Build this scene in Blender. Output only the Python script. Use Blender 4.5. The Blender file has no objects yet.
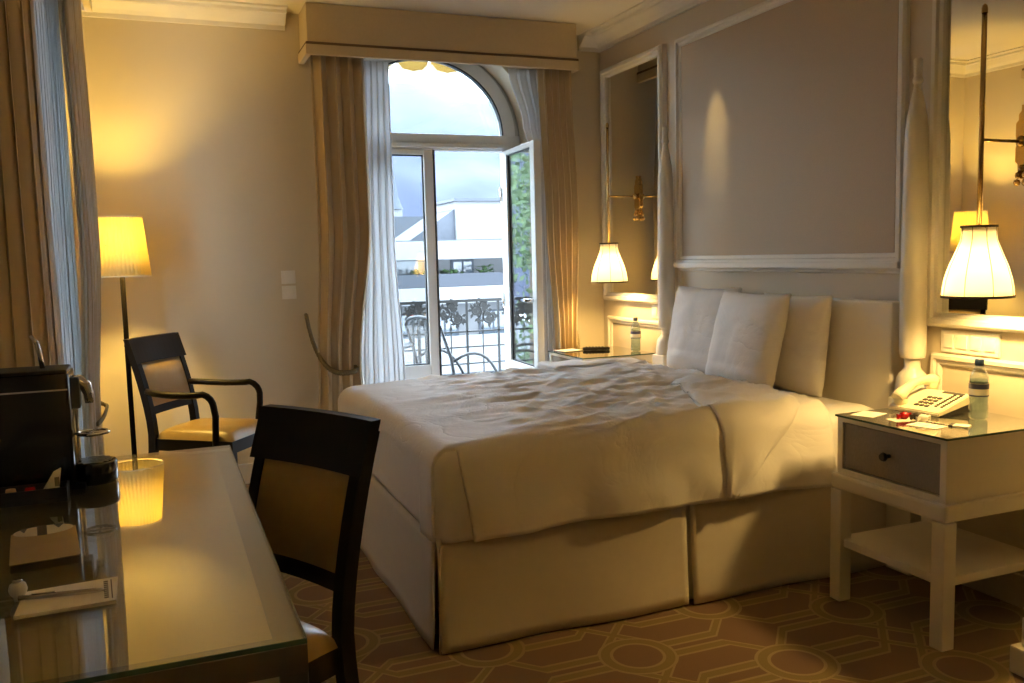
import bpy, bmesh, math, random
from math import sin, cos, pi, radians, sqrt, exp
from mathutils import Vector, Matrix, noise
random.seed(7)
S = bpy.context.scene
COL = S.collection

# ------------------------------------------------------------------ camera
YAW, PITCH, ROLL, FPX, CAM_Z = 0.38057888, 0.0980979, -0.02557077, 876.386, 1.30
d_ = Vector((sin(YAW)*cos(PITCH), cos(YAW)*cos(PITCH), -sin(PITCH)))
r_ = Vector((cos(YAW), -sin(YAW), 0)); u_ = r_.cross(d_)
r2 = cos(ROLL)*r_ + sin(ROLL)*u_; u2 = -sin(ROLL)*r_ + cos(ROLL)*u_
cam = bpy.data.cameras.new('camera'); cam.sensor_width = 36; cam.lens = FPX/1024*36
cam.clip_start = .02; cam.clip_end = 3000
co = bpy.data.objects.new('camera', cam); COL.objects.link(co)
co.matrix_world = Matrix(((r2.x, u2.x, -d_.x, 0), (r2.y, u2.y, -d_.y, 0), (r2.z, u2.z, -d_.z, CAM_Z), (0, 0, 0, 1)))
S.camera = co
# ------------------------------------------------------------------ sky, exposure
S.view_settings.view_transform = 'Standard'; S.view_settings.look = 'None'
S.view_settings.gamma = 1; S.view_settings.use_curve_mapping = False
S.view_settings.exposure = 1.2
S.cycles.use_denoising = True
S.cycles.max_bounces = 8; S.cycles.diffuse_bounces = 5; S.cycles.glossy_bounces = 5
S.cycles.transmission_bounces = 6; S.cycles.transparent_max_bounces = 16
S.cycles.sample_clamp_indirect = 6; S.cycles.caustics_reflective = False; S.cycles.caustics_refractive = False
W = bpy.data.worlds.new('sky'); S.world = W; W.use_nodes = True
wb = W.node_tree.nodes['Background']
wb.inputs[0].default_value = (.68, .83, 1.0, 1); wb.inputs[1].default_value = 7.4     # overcast dusk sky
sun = bpy.data.lights.new('veiled_sun', 'SUN'); sun.energy = .4; sun.angle = radians(30); sun.color = (.93, .97, 1)
so = bpy.data.objects.new('veiled_sun', sun); COL.objects.link(so)
so.rotation_euler = (radians(48), 0, radians(-12))        # behind the hotel, on the houses opposite
LAMP_W = dict(floor=52.0, pendant=17.0, ceiling=250.0, spot=17.0)  # ceiling and spot: added unseen lights for fill and panel glow
WARM = (1.0, .66, .15); WARM2 = (1.0, .64, .20)

XW, YW, ZC = 2.80, 5.30, 2.72       # headboard wall, window wall, ceiling
XL, YB = -.50, -1.5

# ------------------------------------------------------------------ node helpers
def new_mat(name):
    m = bpy.data.materials.new(name); m.use_nodes = True
    nt = m.node_tree; nt.nodes.clear()
    out = nt.nodes.new('ShaderNodeOutputMaterial')
    return m, nt, out
def rgba(c): return (c[0], c[1], c[2], 1)
def node(nt, t, **kw):
    n = nt.nodes.new(t)
    for k, v in kw.items(): setattr(n, k, v)
    return n
def mat(name, c, rough=.5, metal=0, c2=None, scale=20, stretch=(1, 1, 1), bump=0, bscale=None, spec=.5, coat=0, sheen=0, det=3, coord='Object'):
    m, nt, out = new_mat(name)
    p = node(nt, 'ShaderNodeBsdfPrincipled'); nt.links.new(p.outputs[0], out.inputs[0])
    p.inputs['Base Color'].default_value = rgba(c); p.inputs['Roughness'].default_value = rough
    p.inputs['Metallic'].default_value = metal; p.inputs['Specular IOR Level'].default_value = spec
    p.inputs['Coat Weight'].default_value = coat; p.inputs['Coat Roughness'].default_value = .06
    p.inputs['Sheen Weight'].default_value = sheen
    tc = node(nt, 'ShaderNodeTexCoord'); mp = node(nt, 'ShaderNodeMapping'); mp.inputs['Scale'].default_value = stretch
    nt.links.new(tc.outputs[coord], mp.inputs[0])
    nz = node(nt, 'ShaderNodeTexNoise'); nz.inputs['Scale'].default_value = scale; nz.inputs['Detail'].default_value = det
    nt.links.new(mp.outputs[0], nz.inputs['Vector'])
    if c2 is None: c2 = tuple(x*.93 for x in c)
    rp = node(nt, 'ShaderNodeValToRGB'); rp.color_ramp.elements[0].color = rgba(c2); rp.color_ramp.elements[1].color = rgba(c)
    rp.color_ramp.elements[0].position = .3; rp.color_ramp.elements[1].position = .7
    nt.links.new(nz.outputs['Fac'], rp.inputs[0]); nt.links.new(rp.outputs[0], p.inputs['Base Color'])
    if bump:
        n2 = node(nt, 'ShaderNodeTexNoise'); n2.inputs['Scale'].default_value = bscale or scale*4; n2.inputs['Detail'].default_value = 2
        nt.links.new(mp.outputs[0], n2.inputs['Vector'])
        b = node(nt, 'ShaderNodeBump'); b.inputs['Strength'].default_value = bump; b.inputs['Distance'].default_value = .002
        nt.links.new(n2.outputs['Fac'], b.inputs['Height']); nt.links.new(b.outputs[0], p.inputs['Normal'])
    return m
def cloth_translucent(name, c, trans, transparent=0, rough=.9, weave=300, rgh=None):
    m, nt, out = new_mat(name)
    df = node(nt, 'ShaderNodeBsdfDiffuse'); tr = node(nt, 'ShaderNodeBsdfTranslucent')
    tc = node(nt, 'ShaderNodeTexCoord'); nz = node(nt, 'ShaderNodeTexNoise'); nz.inputs['Scale'].default_value = weave
    nt.links.new(tc.outputs['Object'], nz.inputs['Vector'])
    rp = node(nt, 'ShaderNodeValToRGB'); rp.color_ramp.elements[0].color = rgba(tuple(x*.94 for x in c)); rp.color_ramp.elements[1].color = rgba(c)
    nt.links.new(nz.outputs['Fac'], rp.inputs[0])
    nt.links.new(rp.outputs[0], df.inputs[0]); nt.links.new(rp.outputs[0], tr.inputs[0])
    mx = node(nt, 'ShaderNodeMixShader'); mx.inputs[0].default_value = trans
    nt.links.new(df.outputs[0], mx.inputs[1]); nt.links.new(tr.outputs[0], mx.inputs[2])
    last = mx
    if transparent:
        tp = node(nt, 'ShaderNodeBsdfTransparent'); m2 = node(nt, 'ShaderNodeMixShader'); m2.inputs[0].default_value = transparent
        nt.links.new(mx.outputs[0], m2.inputs[1]); nt.links.new(tp.outputs[0], m2.inputs[2]); last = m2
    nt.links.new(last.outputs[0], out.inputs[0])
    return m
def glass_pane(name, tint=(1, 1, 1), ior=1.5, boost=1.0):
    m, nt, out = new_mat(name)
    ge = node(nt, 'ShaderNodeNewGeometry'); dp = node(nt, 'ShaderNodeVectorMath', operation='DOT_PRODUCT')
    nt.links.new(ge.outputs['Normal'], dp.inputs[0]); nt.links.new(ge.outputs['Incoming'], dp.inputs[1])
    f0 = ((ior-1)/(ior+1))**2                        # Schlick, the same from both faces of the sheet
    q = E_(nt, dp.outputs['Value']).abs()
    q = (q*-1 + 1.0).op('POWER', 5)*(1-f0) + f0
    mm = node(nt, 'ShaderNodeMath', operation='MULTIPLY'); mm.inputs[1].default_value = boost; mm.use_clamp = True
    nt.links.new(q.s, mm.inputs[0])
    tp = node(nt, 'ShaderNodeBsdfTransparent'); tp.inputs[0].default_value = rgba(tint)
    gl = node(nt, 'ShaderNodeBsdfGlossy'); gl.inputs['Roughness'].default_value = .0
    mx = node(nt, 'ShaderNodeMixShader'); nt.links.new(mm.outputs[0], mx.inputs[0])
    nt.links.new(tp.outputs[0], mx.inputs[1]); nt.links.new(gl.outputs[0], mx.inputs[2]); nt.links.new(mx.outputs[0], out.inputs[0])
    return m
class E_:                      # tiny expression builder over Math nodes
    def __init__(s, nt, sock): s.nt = nt; s.s = sock
    def op(s, o, b=None, c=None):
        n = s.nt.nodes.new('ShaderNodeMath'); n.operation = o
        for i, v in enumerate((s, b, c)):
            if v is None: continue
            if isinstance(v, E_): s.nt.links.new(v.s, n.inputs[i])
            else: n.inputs[i].default_value = v
        return E_(s.nt, n.outputs[0])
    def __add__(s, b): return s.op('ADD', b)
    def __sub__(s, b): return s.op('SUBTRACT', b)
    def __mul__(s, b): return s.op('MULTIPLY', b)
    def abs(s): return s.op('ABSOLUTE')
    def wrap(s, p): return s.op('WRAP', p/2, -p/2)      # value in [-p/2, p/2]
    def min(s, b): return s.op('MINIMUM', b)
    def max(s, b): return s.op('MAXIMUM', b)
    def lt(s, b): return s.op('LESS_THAN', b)
    def gt(s, b): return s.op('GREATER_THAN', b)

def carpet_material():
    m, nt, out = new_mat('patterned_carpet')
    p = node(nt, 'ShaderNodeBsdfPrincipled'); nt.links.new(p.outputs[0], out.inputs[0])
    p.inputs['Roughness'].default_value = .95; p.inputs['Specular IOR Level'].default_value = .1; p.inputs['Sheen Weight'].default_value = .15
    tc = node(nt, 'ShaderNodeTexCoord'); sx = node(nt, 'ShaderNodeSeparateXYZ'); nt.links.new(tc.outputs['Object'], sx.inputs[0])
    x = E_(nt, sx.outputs[0]) - 1.796; y = E_(nt, sx.outputs[1]) - 2.137
    # trapezoid wave in x (period .86): crossing 45 deg bands with level stretches beside the rings
    tri = ((x - .215).wrap(.86)).abs() - .215          # -.215 .. .215
    T = tri.op('MULTIPLY', 1.12).max(-.13).min(.13)
    lines = None
    bands = None
    for sgn in (1, -1):
        for off in (.083, -.083):
            d = ((y - T*sgn) - off).wrap(.5).abs()
            bands = d if bands is None else bands.min(d)
    # rings
    ring = None; core = None
    for ox, oy in ((0, 0), (.43, .25)):
        a = (x - ox).wrap(.86); b = (y - oy).wrap(.5)
        r = (a*a + b*b).op('SQRT')
        core = r if core is None else core.min(r)
    inside = core.lt(.128)
    rd = (core - .105).abs()
    dist = bands.max(inside*.2)          # hide bands inside rings
    dist = dist.min(rd)
    band = dist.lt(.022)
    line = (dist - .020).abs().lt(.0055)
    line2 = (dist - .0).abs().lt(0)
    nz = node(nt, 'ShaderNodeTexNoise'); nz.inputs['Scale'].default_value = 260; nz.inputs['Detail'].default_value = 2
    nt.links.new(tc.outputs['Object'], nz.inputs['Vector'])
    def mix(f, a, b):
        n = node(nt, 'ShaderNodeMix', data_type='RGBA')
        nt.links.new(f.s if isinstance(f, E_) else f, n.inputs[0])
        for i, v in ((6, a), (7, b)):
            if isinstance(v, tuple): n.inputs[i].default_value = rgba(v)
            else: nt.links.new(v, n.inputs[i])
        return n.outputs[2]
    c = mix(band, (.22, .128, .075), (.26, .19, .075)); c = mix(line, c, (.37, .275, .14))
    mul = node(nt, 'ShaderNodeMix', data_type='RGBA', blend_type='MULTIPLY'); mul.inputs[0].default_value = .35
    nt.links.new(c, mul.inputs[6]); nt.links.new(nz.outputs['Fac'], mul.inputs[7])
    nt.links.new(mul.outputs[2], p.inputs['Base Color'])
    bp = node(nt, 'ShaderNodeBump'); bp.inputs['Strength'].default_value = .3; bp.inputs['Distance'].default_value = .003
    nt.links.new(nz.outputs['Fac'], bp.inputs['Height']); nt.links.new(bp.outputs[0], p.inputs['Normal'])
    return m

M = {}
M['wall'] = mat('cream_wall_paint', (.61, .53, .395), .75, c2=(.585, .505, .375), scale=3, bump=.08, bscale=120)
M['rwall'] = mat('pale_taupe_wall', (.58, .505, .39), .7, c2=(.56, .485, .37), scale=3, bump=.06, bscale=120)
M['ceiling'] = mat('ceiling_paint', (.74, .68, .58), .8, scale=2)
M['trim'] = mat('ivory_trim_paint', (.70, .655, .575), .45, scale=6)
M['ivory'] = mat('ivory_lacquer', (.70, .655, .57), .32, scale=8)
M['carpet'] = carpet_material()
M['panel'] = mat('taupe_fabric_wall_panel', (.43, .325, .205), .6, c2=(.40, .30, .19), scale=160, bump=.25, bscale=420, sheen=.2)
M['drawer'] = mat('taupe_linen_drawer_front', (.24, .205, .17), .7, c2=(.20, .17, .14), scale=240, stretch=(1, 1, .4), bump=.15)
M['mirror'] = mat('mirror_silver', (.82, .80, .74), .015, 1, c2=(.82, .80, .74))
M['brass'] = mat('brass', (.62, .42, .16), .25, 1, scale=40)
M['chrome'] = mat('chrome', (.75, .74, .72), .12, 1, scale=40)
M['curtain'] = mat('beige_curtain_satin', (.56, .44, .27), .6, c2=(.53, .41, .25), scale=60, stretch=(1, 1, .1), sheen=.3)
M['pelmet'] = mat('beige_pelmet_cloth', (.57, .455, .28), .65, c2=(.55, .435, .265), scale=60, sheen=.2)
M['braid'] = mat('brown_braid', (.16, .10, .05), .7)
M['sheer'] = cloth_translucent('white_sheer_voile', (.86, .86, .87), .5, .10)
M['sheer2'] = cloth_translucent('dense_white_sheer', (.72, .73, .74), .25, 0)
M['rope'] = mat('olive_gold_rope', (.20, .15, .065), .6, c2=(.12, .09, .04), scale=90)
M['linen'] = mat('white_bed_linen', (.78, .74, .705), .7, c2=(.765, .725, .69), scale=5, bump=.1, bscale=70, sheen=.2)
def creases(m, scale, strength):
    nt = m.node_tree; p = next(n for n in nt.nodes if n.type == 'BSDF_PRINCIPLED'); old = p.inputs['Normal'].links[0].from_socket
    tc = node(nt, 'ShaderNodeTexCoord'); n1 = node(nt, 'ShaderNodeTexNoise'); n1.inputs['Scale'].default_value = scale; n1.inputs['Detail'].default_value = 4; n1.inputs['Distortion'].default_value = 1.2
    nt.links.new(tc.outputs['Object'], n1.inputs['Vector'])
    f = (E_(nt, n1.outputs['Fac']) - .5).abs().op('POWER', .6)
    b = node(nt, 'ShaderNodeBump'); b.inputs['Strength'].default_value = strength; b.inputs['Distance'].default_value = .02
    nt.links.new(f.s, b.inputs['Height']); nt.links.new(old, b.inputs['Normal']); nt.links.new(b.outputs[0], p.inputs['Normal'])
creases(M['linen'], 3.2, .30)
M['sheet'] = mat('white_fitted_sheet', (.76, .72, .68), .7, scale=5, bump=.08, bscale=60)
M['skirt'] = mat('cream_bed_skirt', (.66, .595, .49), .75, c2=(.64, .575, .47), scale=30, bump=.1)
M['headboard'] = mat('ivory_upholstered_headboard', (.68, .63, .54), .6, c2=(.66, .61, .52), scale=200, bump=.1)
M['darkwood'] = mat('espresso_wood', (.009, .0055, .004), .42, spec=.13, c2=(.007, .0045, .003), scale=12, stretch=(1, 1, .15))
M['leather'] = mat('olive_tan_leather', (.34, .225, .075), .38, c2=(.31, .20, .062), scale=30, bump=.15, bscale=200)
M['white'] = mat('white_plastic', (.78, .75, .69), .35, scale=10)
M['desk_in'] = mat('olive_tan_desk_inlay', (.44, .345, .15), .55, c2=(.42, .325, .138), scale=180, bump=.03)
M['desk_frame'] = mat('taupe_bronze_desk_frame', (.085, .064, .04), .4, c2=(.07, .053, .033), scale=30, stretch=(.1, 1, 1))
M['desk_panel'] = mat('pale_desk_panel', (.42, .36, .27), .5, scale=20)
M['glass'] = glass_pane('clear_table_glass', (.97, .985, .965), 1.52, 1.9)
M['pane'] = glass_pane('window_glass', (.93, .95, .95), 1.55, 2.2)     # double glazing
M['glass_edge'] = mat('green_glass_edge', (.03, .07, .05), .15, scale=30)
M['black'] = mat('glossy_black_plastic', (.012, .010, .009), .18, c2=(.010, .008, .007), coat=.3)
M['matte_black'] = mat('matte_black', (.015, .013, .012), .6)
M['paper'] = mat('paper', (.84, .80, .70), .7, c2=(.72, .67, .56), scale=20)
M['print'] = mat('grey_print', (.20, .17, .14), .7)
M['card'] = mat('tan_flat', (.42, .29, .11), .5, c2=(.38, .26, .095), scale=15)  # tan of the flat rectangle on the desk, nature unknown
M['pale'] = mat('pale_cream', (.74, .66, .44), .5)
M['shade'] = cloth_translucent('pleated_cream_shade', (.90, .78, .40), .62, 0, weave=90)
M['shade2'] = cloth_translucent('ivory_lamp_shade', (.97, .94, .84), .9, 0, weave=200)
M['brown_trim'] = mat('dark_brown_ribbon', (.035, .022, .012), .6)
M['seam'] = mat('brown_seam', (.28, .19, .09), .7)
def bulb_mat(c, s):
    m, nt, out = new_mat('lit_bulb'); e = node(nt, 'ShaderNodeEmission'); e.inputs[0].default_value = rgba(c); e.inputs[1].default_value = s
    nt.links.new(e.outputs[0], out.inputs[0]); return m
M['bulb'] = bulb_mat((1, .72, .35), 12)
M['phone'] = mat('cream_phone_plastic', (.70, .62, .44), .4, scale=12)
M['key'] = mat('dark_grey_keys', (.05, .045, .04), .5)
M['red'] = mat('red_foil', (.45, .015, .015), .25, .3, scale=40)
M['bottle'] = glass_pane('clear_bottle_plastic', (.80, .86, .88), 1.5, 2.5)
M['water'] = glass_pane('bottled_water', (.74, .82, .84), 1.33, 1.5)
M['cap'] = mat('navy_bottle_cap', (.015, .03, .07), .4)
M['label'] = mat('blue_white_bottle_label', (.10, .10, .16), .4, c2=(.62, .62, .66), scale=9, stretch=(.3, .3, 3), det=1)
M['navy'] = mat('navy_label_print', (.05, .05, .13), .45)
M['upvc'] = mat('white_window_frame', (.74, .74, .73), .35, scale=5)
M['gasket'] = mat('black_gasket', (.02, .02, .022), .5)
M['reveal'] = mat('grey_window_reveal', (.50, .49, .47), .7, scale=4)
M['iron'] = mat('black_wrought_iron', (.018, .020, .022), .5, scale=60, bump=.2)
M['steel'] = mat('grey_painted_steel', (.05, .055, .06), .45, scale=30)
M['concrete'] = mat('balcony_concrete', (.24, .24, .235), .85, c2=(.20, .20, .195), scale=8)
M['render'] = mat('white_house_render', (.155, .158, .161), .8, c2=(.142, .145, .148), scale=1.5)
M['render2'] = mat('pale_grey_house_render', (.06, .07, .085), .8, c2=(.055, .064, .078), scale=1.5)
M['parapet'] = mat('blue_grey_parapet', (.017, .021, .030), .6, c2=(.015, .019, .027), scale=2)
M['roof'] = mat('slate_roof', (.036, .043, .055), .6, c2=(.03, .036, .046), scale=3)
M['dkglass'] = mat('dark_house_window', (.08, .10, .12), .12, spec=.8)
M['terracotta'] = mat('orange_flower_pot', (.55, .28, .12), .7)
M['leaf'] = mat('green_leaves', (.075, .13, .045), .6, c2=(.035, .07, .025), scale=2)
M['redleaf'] = mat('red_leaves', (.42, .045, .03), .6, c2=(.30, .03, .02), scale=3)
M['bark'] = mat('bark', (.10, .075, .055), .9, c2=(.07, .05, .035), scale=10)
M['awning'] = mat('yellow_awning_canvas', (.30, .17, .015), .7, scale=10)
M['awning_band'] = mat('pale_awning_hem', (.75, .66, .45), .7)
M['mount_base'] = mat('haze_tinted_mountain_forest', (.045, .055, .090), .95, c2=(.020, .027, .052), scale=.012, det=6, stretch=(1, 1, 1.3))  # distance haze painted into the blue base colour

# ------------------------------------------------------------------ mesh helpers
def link(name, me, m=None, parent=None):
    o = bpy.data.objects.new(name, me); COL.objects.link(o)
    if m is not None:
        if isinstance(m, (list, tuple)):
            for q in m: me.materials.append(M[q])
        else: me.materials.append(M[m])
    if parent is not None: o.parent = parent
    return o
class MB:
    def __init__(s): s.bm = bmesh.new()
    def box(s, x0, x1, y0, y1, z0, z1, bev=0, seg=2, mi=0):
        vs = [s.bm.verts.new(p) for p in ((x0, y0, z0), (x1, y0, z0), (x1, y1, z0), (x0, y1, z0), (x0, y0, z1), (x1, y0, z1), (x1, y1, z1), (x0, y1, z1))]
        fs = [s.bm.faces.new([vs[i] for i in f]) for f in ((3, 2, 1, 0), (4, 5, 6, 7), (0, 1, 5, 4), (1, 2, 6, 5), (2, 3, 7, 6), (3, 0, 4, 7))]
        for f in fs: f.material_index = mi
        if bev:
            es = list({e for f in fs for e in f.edges})
            bmesh.ops.bevel(s.bm, geom=es, offset=bev, segments=seg, affect='EDGES', profile=.6)
        return s
    def prism(s, pts, axis, a, b, mi=0):
        """polygon of 2-D points extruded along an axis from a to b"""
        def P(p, t):
            return {'x': (t, p[0], p[1]), 'y': (p[0], t, p[1]), 'z': (p[0], p[1], t)}[axis]
        A = [s.bm.verts.new(P(p, a)) for p in pts]; B = [s.bm.verts.new(P(p, b)) for p in pts]
        f1 = s.bm.faces.new(A); f2 = s.bm.faces.new(B[::-1]); f1.material_index = f2.material_index = mi
        n = len(pts)
        for i in range(n):
            f = s.bm.faces.new((A[i], B[i], B[(i+1) % n], A[(i+1) % n])); f.material_index = mi
        return s
    def tube(s, pts, r, n=8, cap=True, mi=0, flat=1.0):
        pts = [Vector(p) for p in pts]; rs = r if isinstance(r, (list, tuple)) else [r]*len(pts)
        prev = None; rings = []
        for i, p in enumerate(pts):
            t = (pts[min(i+1, len(pts)-1)] - pts[max(i-1, 0)])
            t = t.normalized() if t.length > 1e-9 else Vector((0, 0, 1))
            if prev is None:
                a = Vector((0, 0, 1)) if abs(t.z) < .9 else Vector((1, 0, 0))
                nrm = (a - t*a.dot(t)).normalized()
            else: 
                nrm = prev - t*prev.dot(t)
                nrm = nrm.normalized() if nrm.length > 1e-6 else prev
            prev = nrm; bn = t.cross(nrm)
            rings.append([s.bm.verts.new(p + (nrm*cos(2*pi*k/n) + bn*sin(2*pi*k/n)*flat)*rs[i]) for k in range(n)])
        for a, b in zip(rings, rings[1:]):
            for k in range(n):
                f = s.bm.faces.new((a[k], a[(k+1) % n], b[(k+1) % n], b[k])); f.material_index = mi; f.smooth = True
        if cap:
            s.bm.faces.new(rings[0][::-1]).material_index = mi; s.bm.faces.new(rings[-1]).material_index = mi
        return s
    def lathe(s, prof, c=(0, 0, 0), n=24, closed=False, mi=0, wob=None, sy=1):
        rings = []
        for (r, z) in prof:
            rings.append([s.bm.verts.new((c[0] + r*(wob(k, n) if wob else 1)*cos(2*pi*k/n), c[1] + sy*r*(wob(k, n) if wob else 1)*sin(2*pi*k/n), c[2] + z)) for k in range(n)])
        for a, b in zip(rings, rings[1:]):
            for k in range(n):
                f = s.bm.faces.new((a[k], a[(k+1) % n], b[(k+1) % n], b[k])); f.smooth = True; f.material_index = mi
        if closed:
            s.bm.faces.new(rings[0][::-1]).material_index = mi; s.bm.faces.new(rings[-1]).material_index = mi
        return s
    def grid(s, fn, nu, nv, mi=0, skip=None, smooth=True):
        vs = [[s.bm.verts.new(fn(i/nu, j/nv)) for j in range(nv+1)] for i in range(nu+1)]
        for i in range(nu):
            for j in range(nv):
                if skip and skip((i+.5)/nu, (j+.5)/nv): continue
                f = s.bm.faces.new((vs[i][j], vs[i+1][j], vs[i+1][j+1], vs[i][j+1])); f.smooth = smooth; f.material_index = mi
        for v in [v for v in s.bm.verts if not v.link_faces]: s.bm.verts.remove(v)
        return s
    def build(s, name, m, parent=None, smooth=False, xf=None):
        bmesh.ops.recalc_face_normals(s.bm, faces=s.bm.faces)
        if xf is not None: s.bm.transform(xf)
        me = bpy.data.meshes.new(name); s.bm.to_mesh(me); s.bm.free()
        if smooth:
            for p in me.polygons: p.use_smooth = True
        return link(name, me, m, parent)
def box(name, m, parent, *a, bev=0, **k): return MB().box(*a, bev=bev, **k).build(name, m, parent)
def tag(o, label, cat, group=None):
    o['label'] = label; o['category'] = cat
    if group: o['group'] = group
    return o
def thing(name, label, cat, loc=(0, 0, 0), rz=0, group=None):
    o = bpy.data.objects.new(name, None); COL.objects.link(o); o.empty_display_size = .1
    o.location = loc; o.rotation_euler = (0, 0, rz)
    return tag(o, label, cat, group)
def struct(o): o['kind'] = 'structure'; return o
def solid(o, t, off=-1):
    md = o.modifiers.new('thickness', 'SOLIDIFY'); md.thickness = t; md.offset = off; return o
def subd(o, n=1):
    md = o.modifiers.new('smooth', 'SUBSURF'); md.levels = n; md.render_levels = n; return o
def copy_tree(o, parent=None):
    c = o.copy(); COL.objects.link(c)
    if parent is not None: c.parent = parent
    for ch in list(o.children): copy_tree(ch, c)
    return c
def nz(x, y, z=0): return noise.noise(Vector((x, y, z)))
def sstep(a, b, x):
    t = max(0, min(1, (x-a)/(b-a))); return t*t*(3-2*t)

# ================================================================== the room
fl = struct(MB().box(XL, XW, YB, YW, -.12, 0).build('floor', 'carpet'))
struct(MB().box(XL-.2, XW+.2, YB-.2, YW+.3, ZC, ZC+.2).build('ceiling', 'ceiling'))
# window wall with arched opening
WC, WZ, WRX, WRZ = 1.64, 2.06, .66, .60
def arc(cx, cz, rx, rz, a0, a1, n): return [(cx + rx*cos(a0 + (a1-a0)*i/n), cz + rz*sin(a0 + (a1-a0)*i/n)) for i in range(n+1)]
w = MB()
w.prism([(XL-.2, 0), (WC-WRX, 0)] + arc(WC, WZ, WRX, WRZ, pi, pi/2, 16) + [(WC, ZC), (XL-.2, ZC)], 'y', YW, YW+.32)
w.prism([(XW+.2, 0), (XW+.2, ZC), (WC, ZC)] + arc(WC, WZ, WRX, WRZ, pi/2, 0, 16) + [(WC+WRX, 0)], 'y', YW, YW+.32)
struct(w.build('wall_window', 'wall'))
# headboard wall
struct(MB().box(XW, XW+.2, YB-.2, YW, 0, ZC).build('wall_headboard', 'rwall'))
# left wall with a tall window opening
LY0, LY1, LZ0, LZ1 = 3.15, 4.30, .10, 2.35
w = MB()
w.box(XL-.2, XL, YB-.2, LY0, 0, ZC); w.box(XL-.2, XL, LY1, YW, 0, ZC); w.box(XL-.2, XL, LY0, LY1, LZ1, ZC); w.box(XL-.2, XL, LY0, LY1, 0, LZ0)
struct(w.build('wall_left', 'wall'))
struct(MB().box(XL, XW, YB-.2, YB, 0, ZC).build('wall_back', 'wall'))
# cornice: stepped profile
def cornice(name, pts, along, a, b):
    return struct(MB().prism(pts, along, a, b).build(name, 'trim'))
def prof(base, s):   # base coordinate on the wall, s = direction into the room
    return [(base, ZC), (base, ZC-.10), (base+s*.018, ZC-.10), (base+s*.022, ZC-.078), (base+s*.05, ZC-.062), (base+s*.085, ZC-.03), (base+s*.105, ZC-.028), (base+s*.11, ZC-.012), (base+s*.15, ZC-.01), (base+s*.15, ZC)]
cornice('trim_1', prof(XW, -1), 'y', YB, YW)
cornice('trim_2', prof(YW, -1), 'x', XL, .76)
cornice('trim_3', prof(YW, -1), 'x', 2.64, XW-.02)
cornice('trim_4', prof(XL, 1), 'y', YB, YW)
# baseboards
def baseboard(name, *a): return struct(MB().box(*a, bev=.006).build(name, 'trim'))
baseboard('baseboard_window', XL, WC-WRX, YW-.018, YW, 0, .12)
baseboard('baseboard_window_right', WC+WRX, XW, YW-.018, YW, 0, .12)
baseboard('baseboard_headboard', XW-.018, XW, YB, YW-.02, 0, .12)
baseboard('baseboard_left', XL, XL+.018, YB, YW-.02, 0, .12)
# mouldings on the headboard wall
def frame_y(name, y0, y1, z0, z1, wd=.05, dp=.022, m='trim'):
    """picture-frame moulding on the headboard wall, four mitred strips"""
    b = MB()
    for (ya, za, yb, zb) in ((y0, z0, y1, z0), (y1, z0, y1, z1), (y1, z1, y0, z1), (y0, z1, y0, z0)): pass
    cy, cz = (y0+y1)/2, (z0+z1)/2
    def ring(ins, x): return [b.bm.verts.new((x, y, z)) for y, z in ((y0+ins, z0+ins), (y1-ins, z0+ins), (y1-ins, z1-ins), (y0+ins, z1-ins))]
    R = [ring(i, XW - d) for i, d in ((0, 0), (0, dp*.6), (wd*.18, dp), (wd*.45, dp), (wd*.55, dp*.55), (wd*.85, dp*.55), (wd, dp*.2), (wd, 0))]
    for a, c in zip(R, R[1:]):
        for k in range(4): b.bm.faces.new((a[k], a[(k+1) % 4], c[(k+1) % 4], c[k]))
    return struct(b.build(name, m))
frame_y('trim_5', 2.70, 4.36, 1.225, 2.485, .05, .03)
pan = struct(MB().box(XW-.012, XW, 2.75, 4.31, 1.27, 2.435).build('trim_6', 'panel'))
pan['label'] = 'large taupe fabric panel on the wall above the bed'
frame_y('trim_7', 4.50, 5.22, .16, .88, .045, .022)
frame_y('trim_8', 1.80, 2.555, .16, .88, .045, .022)
frame_y('trim_9', 2.70, 4.36, .16, 1.215, .03, .015)
struct(MB().box(XW-.045, XW, 2.70, 4.36, 1.205, 1.235, bev=.006).build('trim_10', 'trim'))

# ------------------------------------------------------------------ window_1 : arched french window
WY = 5.50     # room-side face of frame
win = struct(bpy.data.objects.new('window_1', None)); COL.objects.link(win)
win['label'] = 'arched white french window with one leaf swung open'
GX, GZ, GRX, GRZ = 1.64, 2.09, .535, .47
FR = .075
b = MB()   # arch frame: ring sector between ellipses
def ring_arc(b, ri, ro, y0, y1, n=32, cx=GX, cz=GZ):
    A = arc(cx, cz, ri[0], ri[1], 0, pi, n); B = arc(cx, cz, ro[0], ro[1], 0, pi, n)
    V = [[b.bm.verts.new((p[0], y, p[1])) for p in L] for L, y in ((A, y0), (B, y0), (B, y1), (A, y1))]
    for q in range(4):
        L1, L2 = V[q], V[(q+1) % 4]
        for i in range(n): b.bm.faces.new((L1[i], L1[i+1], L2[i+1], L2[i]))
    for i in (0, n): b.bm.faces.new([V[q][i] for q in range(4)])
ring_arc(b, (GRX, GRZ), (GRX+.085, GRZ+.085), WY, WY+.07)
b.build('arch_frame', 'upvc', win)
b = MB(); ring_arc(b, (GRX+.085, GRZ+.085), (WRX+.01, WRZ+.03), WY+.02, WY+.11); b.build('outer_arch_frame', 'reveal', win)
b = MB(); ring_arc(b, (GRX-.010, GRZ-.010), (GRX, GRZ), WY-.004, WY+.03); b.build('gasket', 'gasket', win)
box('transom', 'upvc', win, GX-GRX-.12, GX+GRX+.12, WY, WY+.07, 1.985, GZ, bev=.008)
box('transom_moulding', 'upvc', win, GX-GRX-.085, GX+GRX+.085, WY-.018, WY, 2.0, 2.03, bev=.006)
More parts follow.
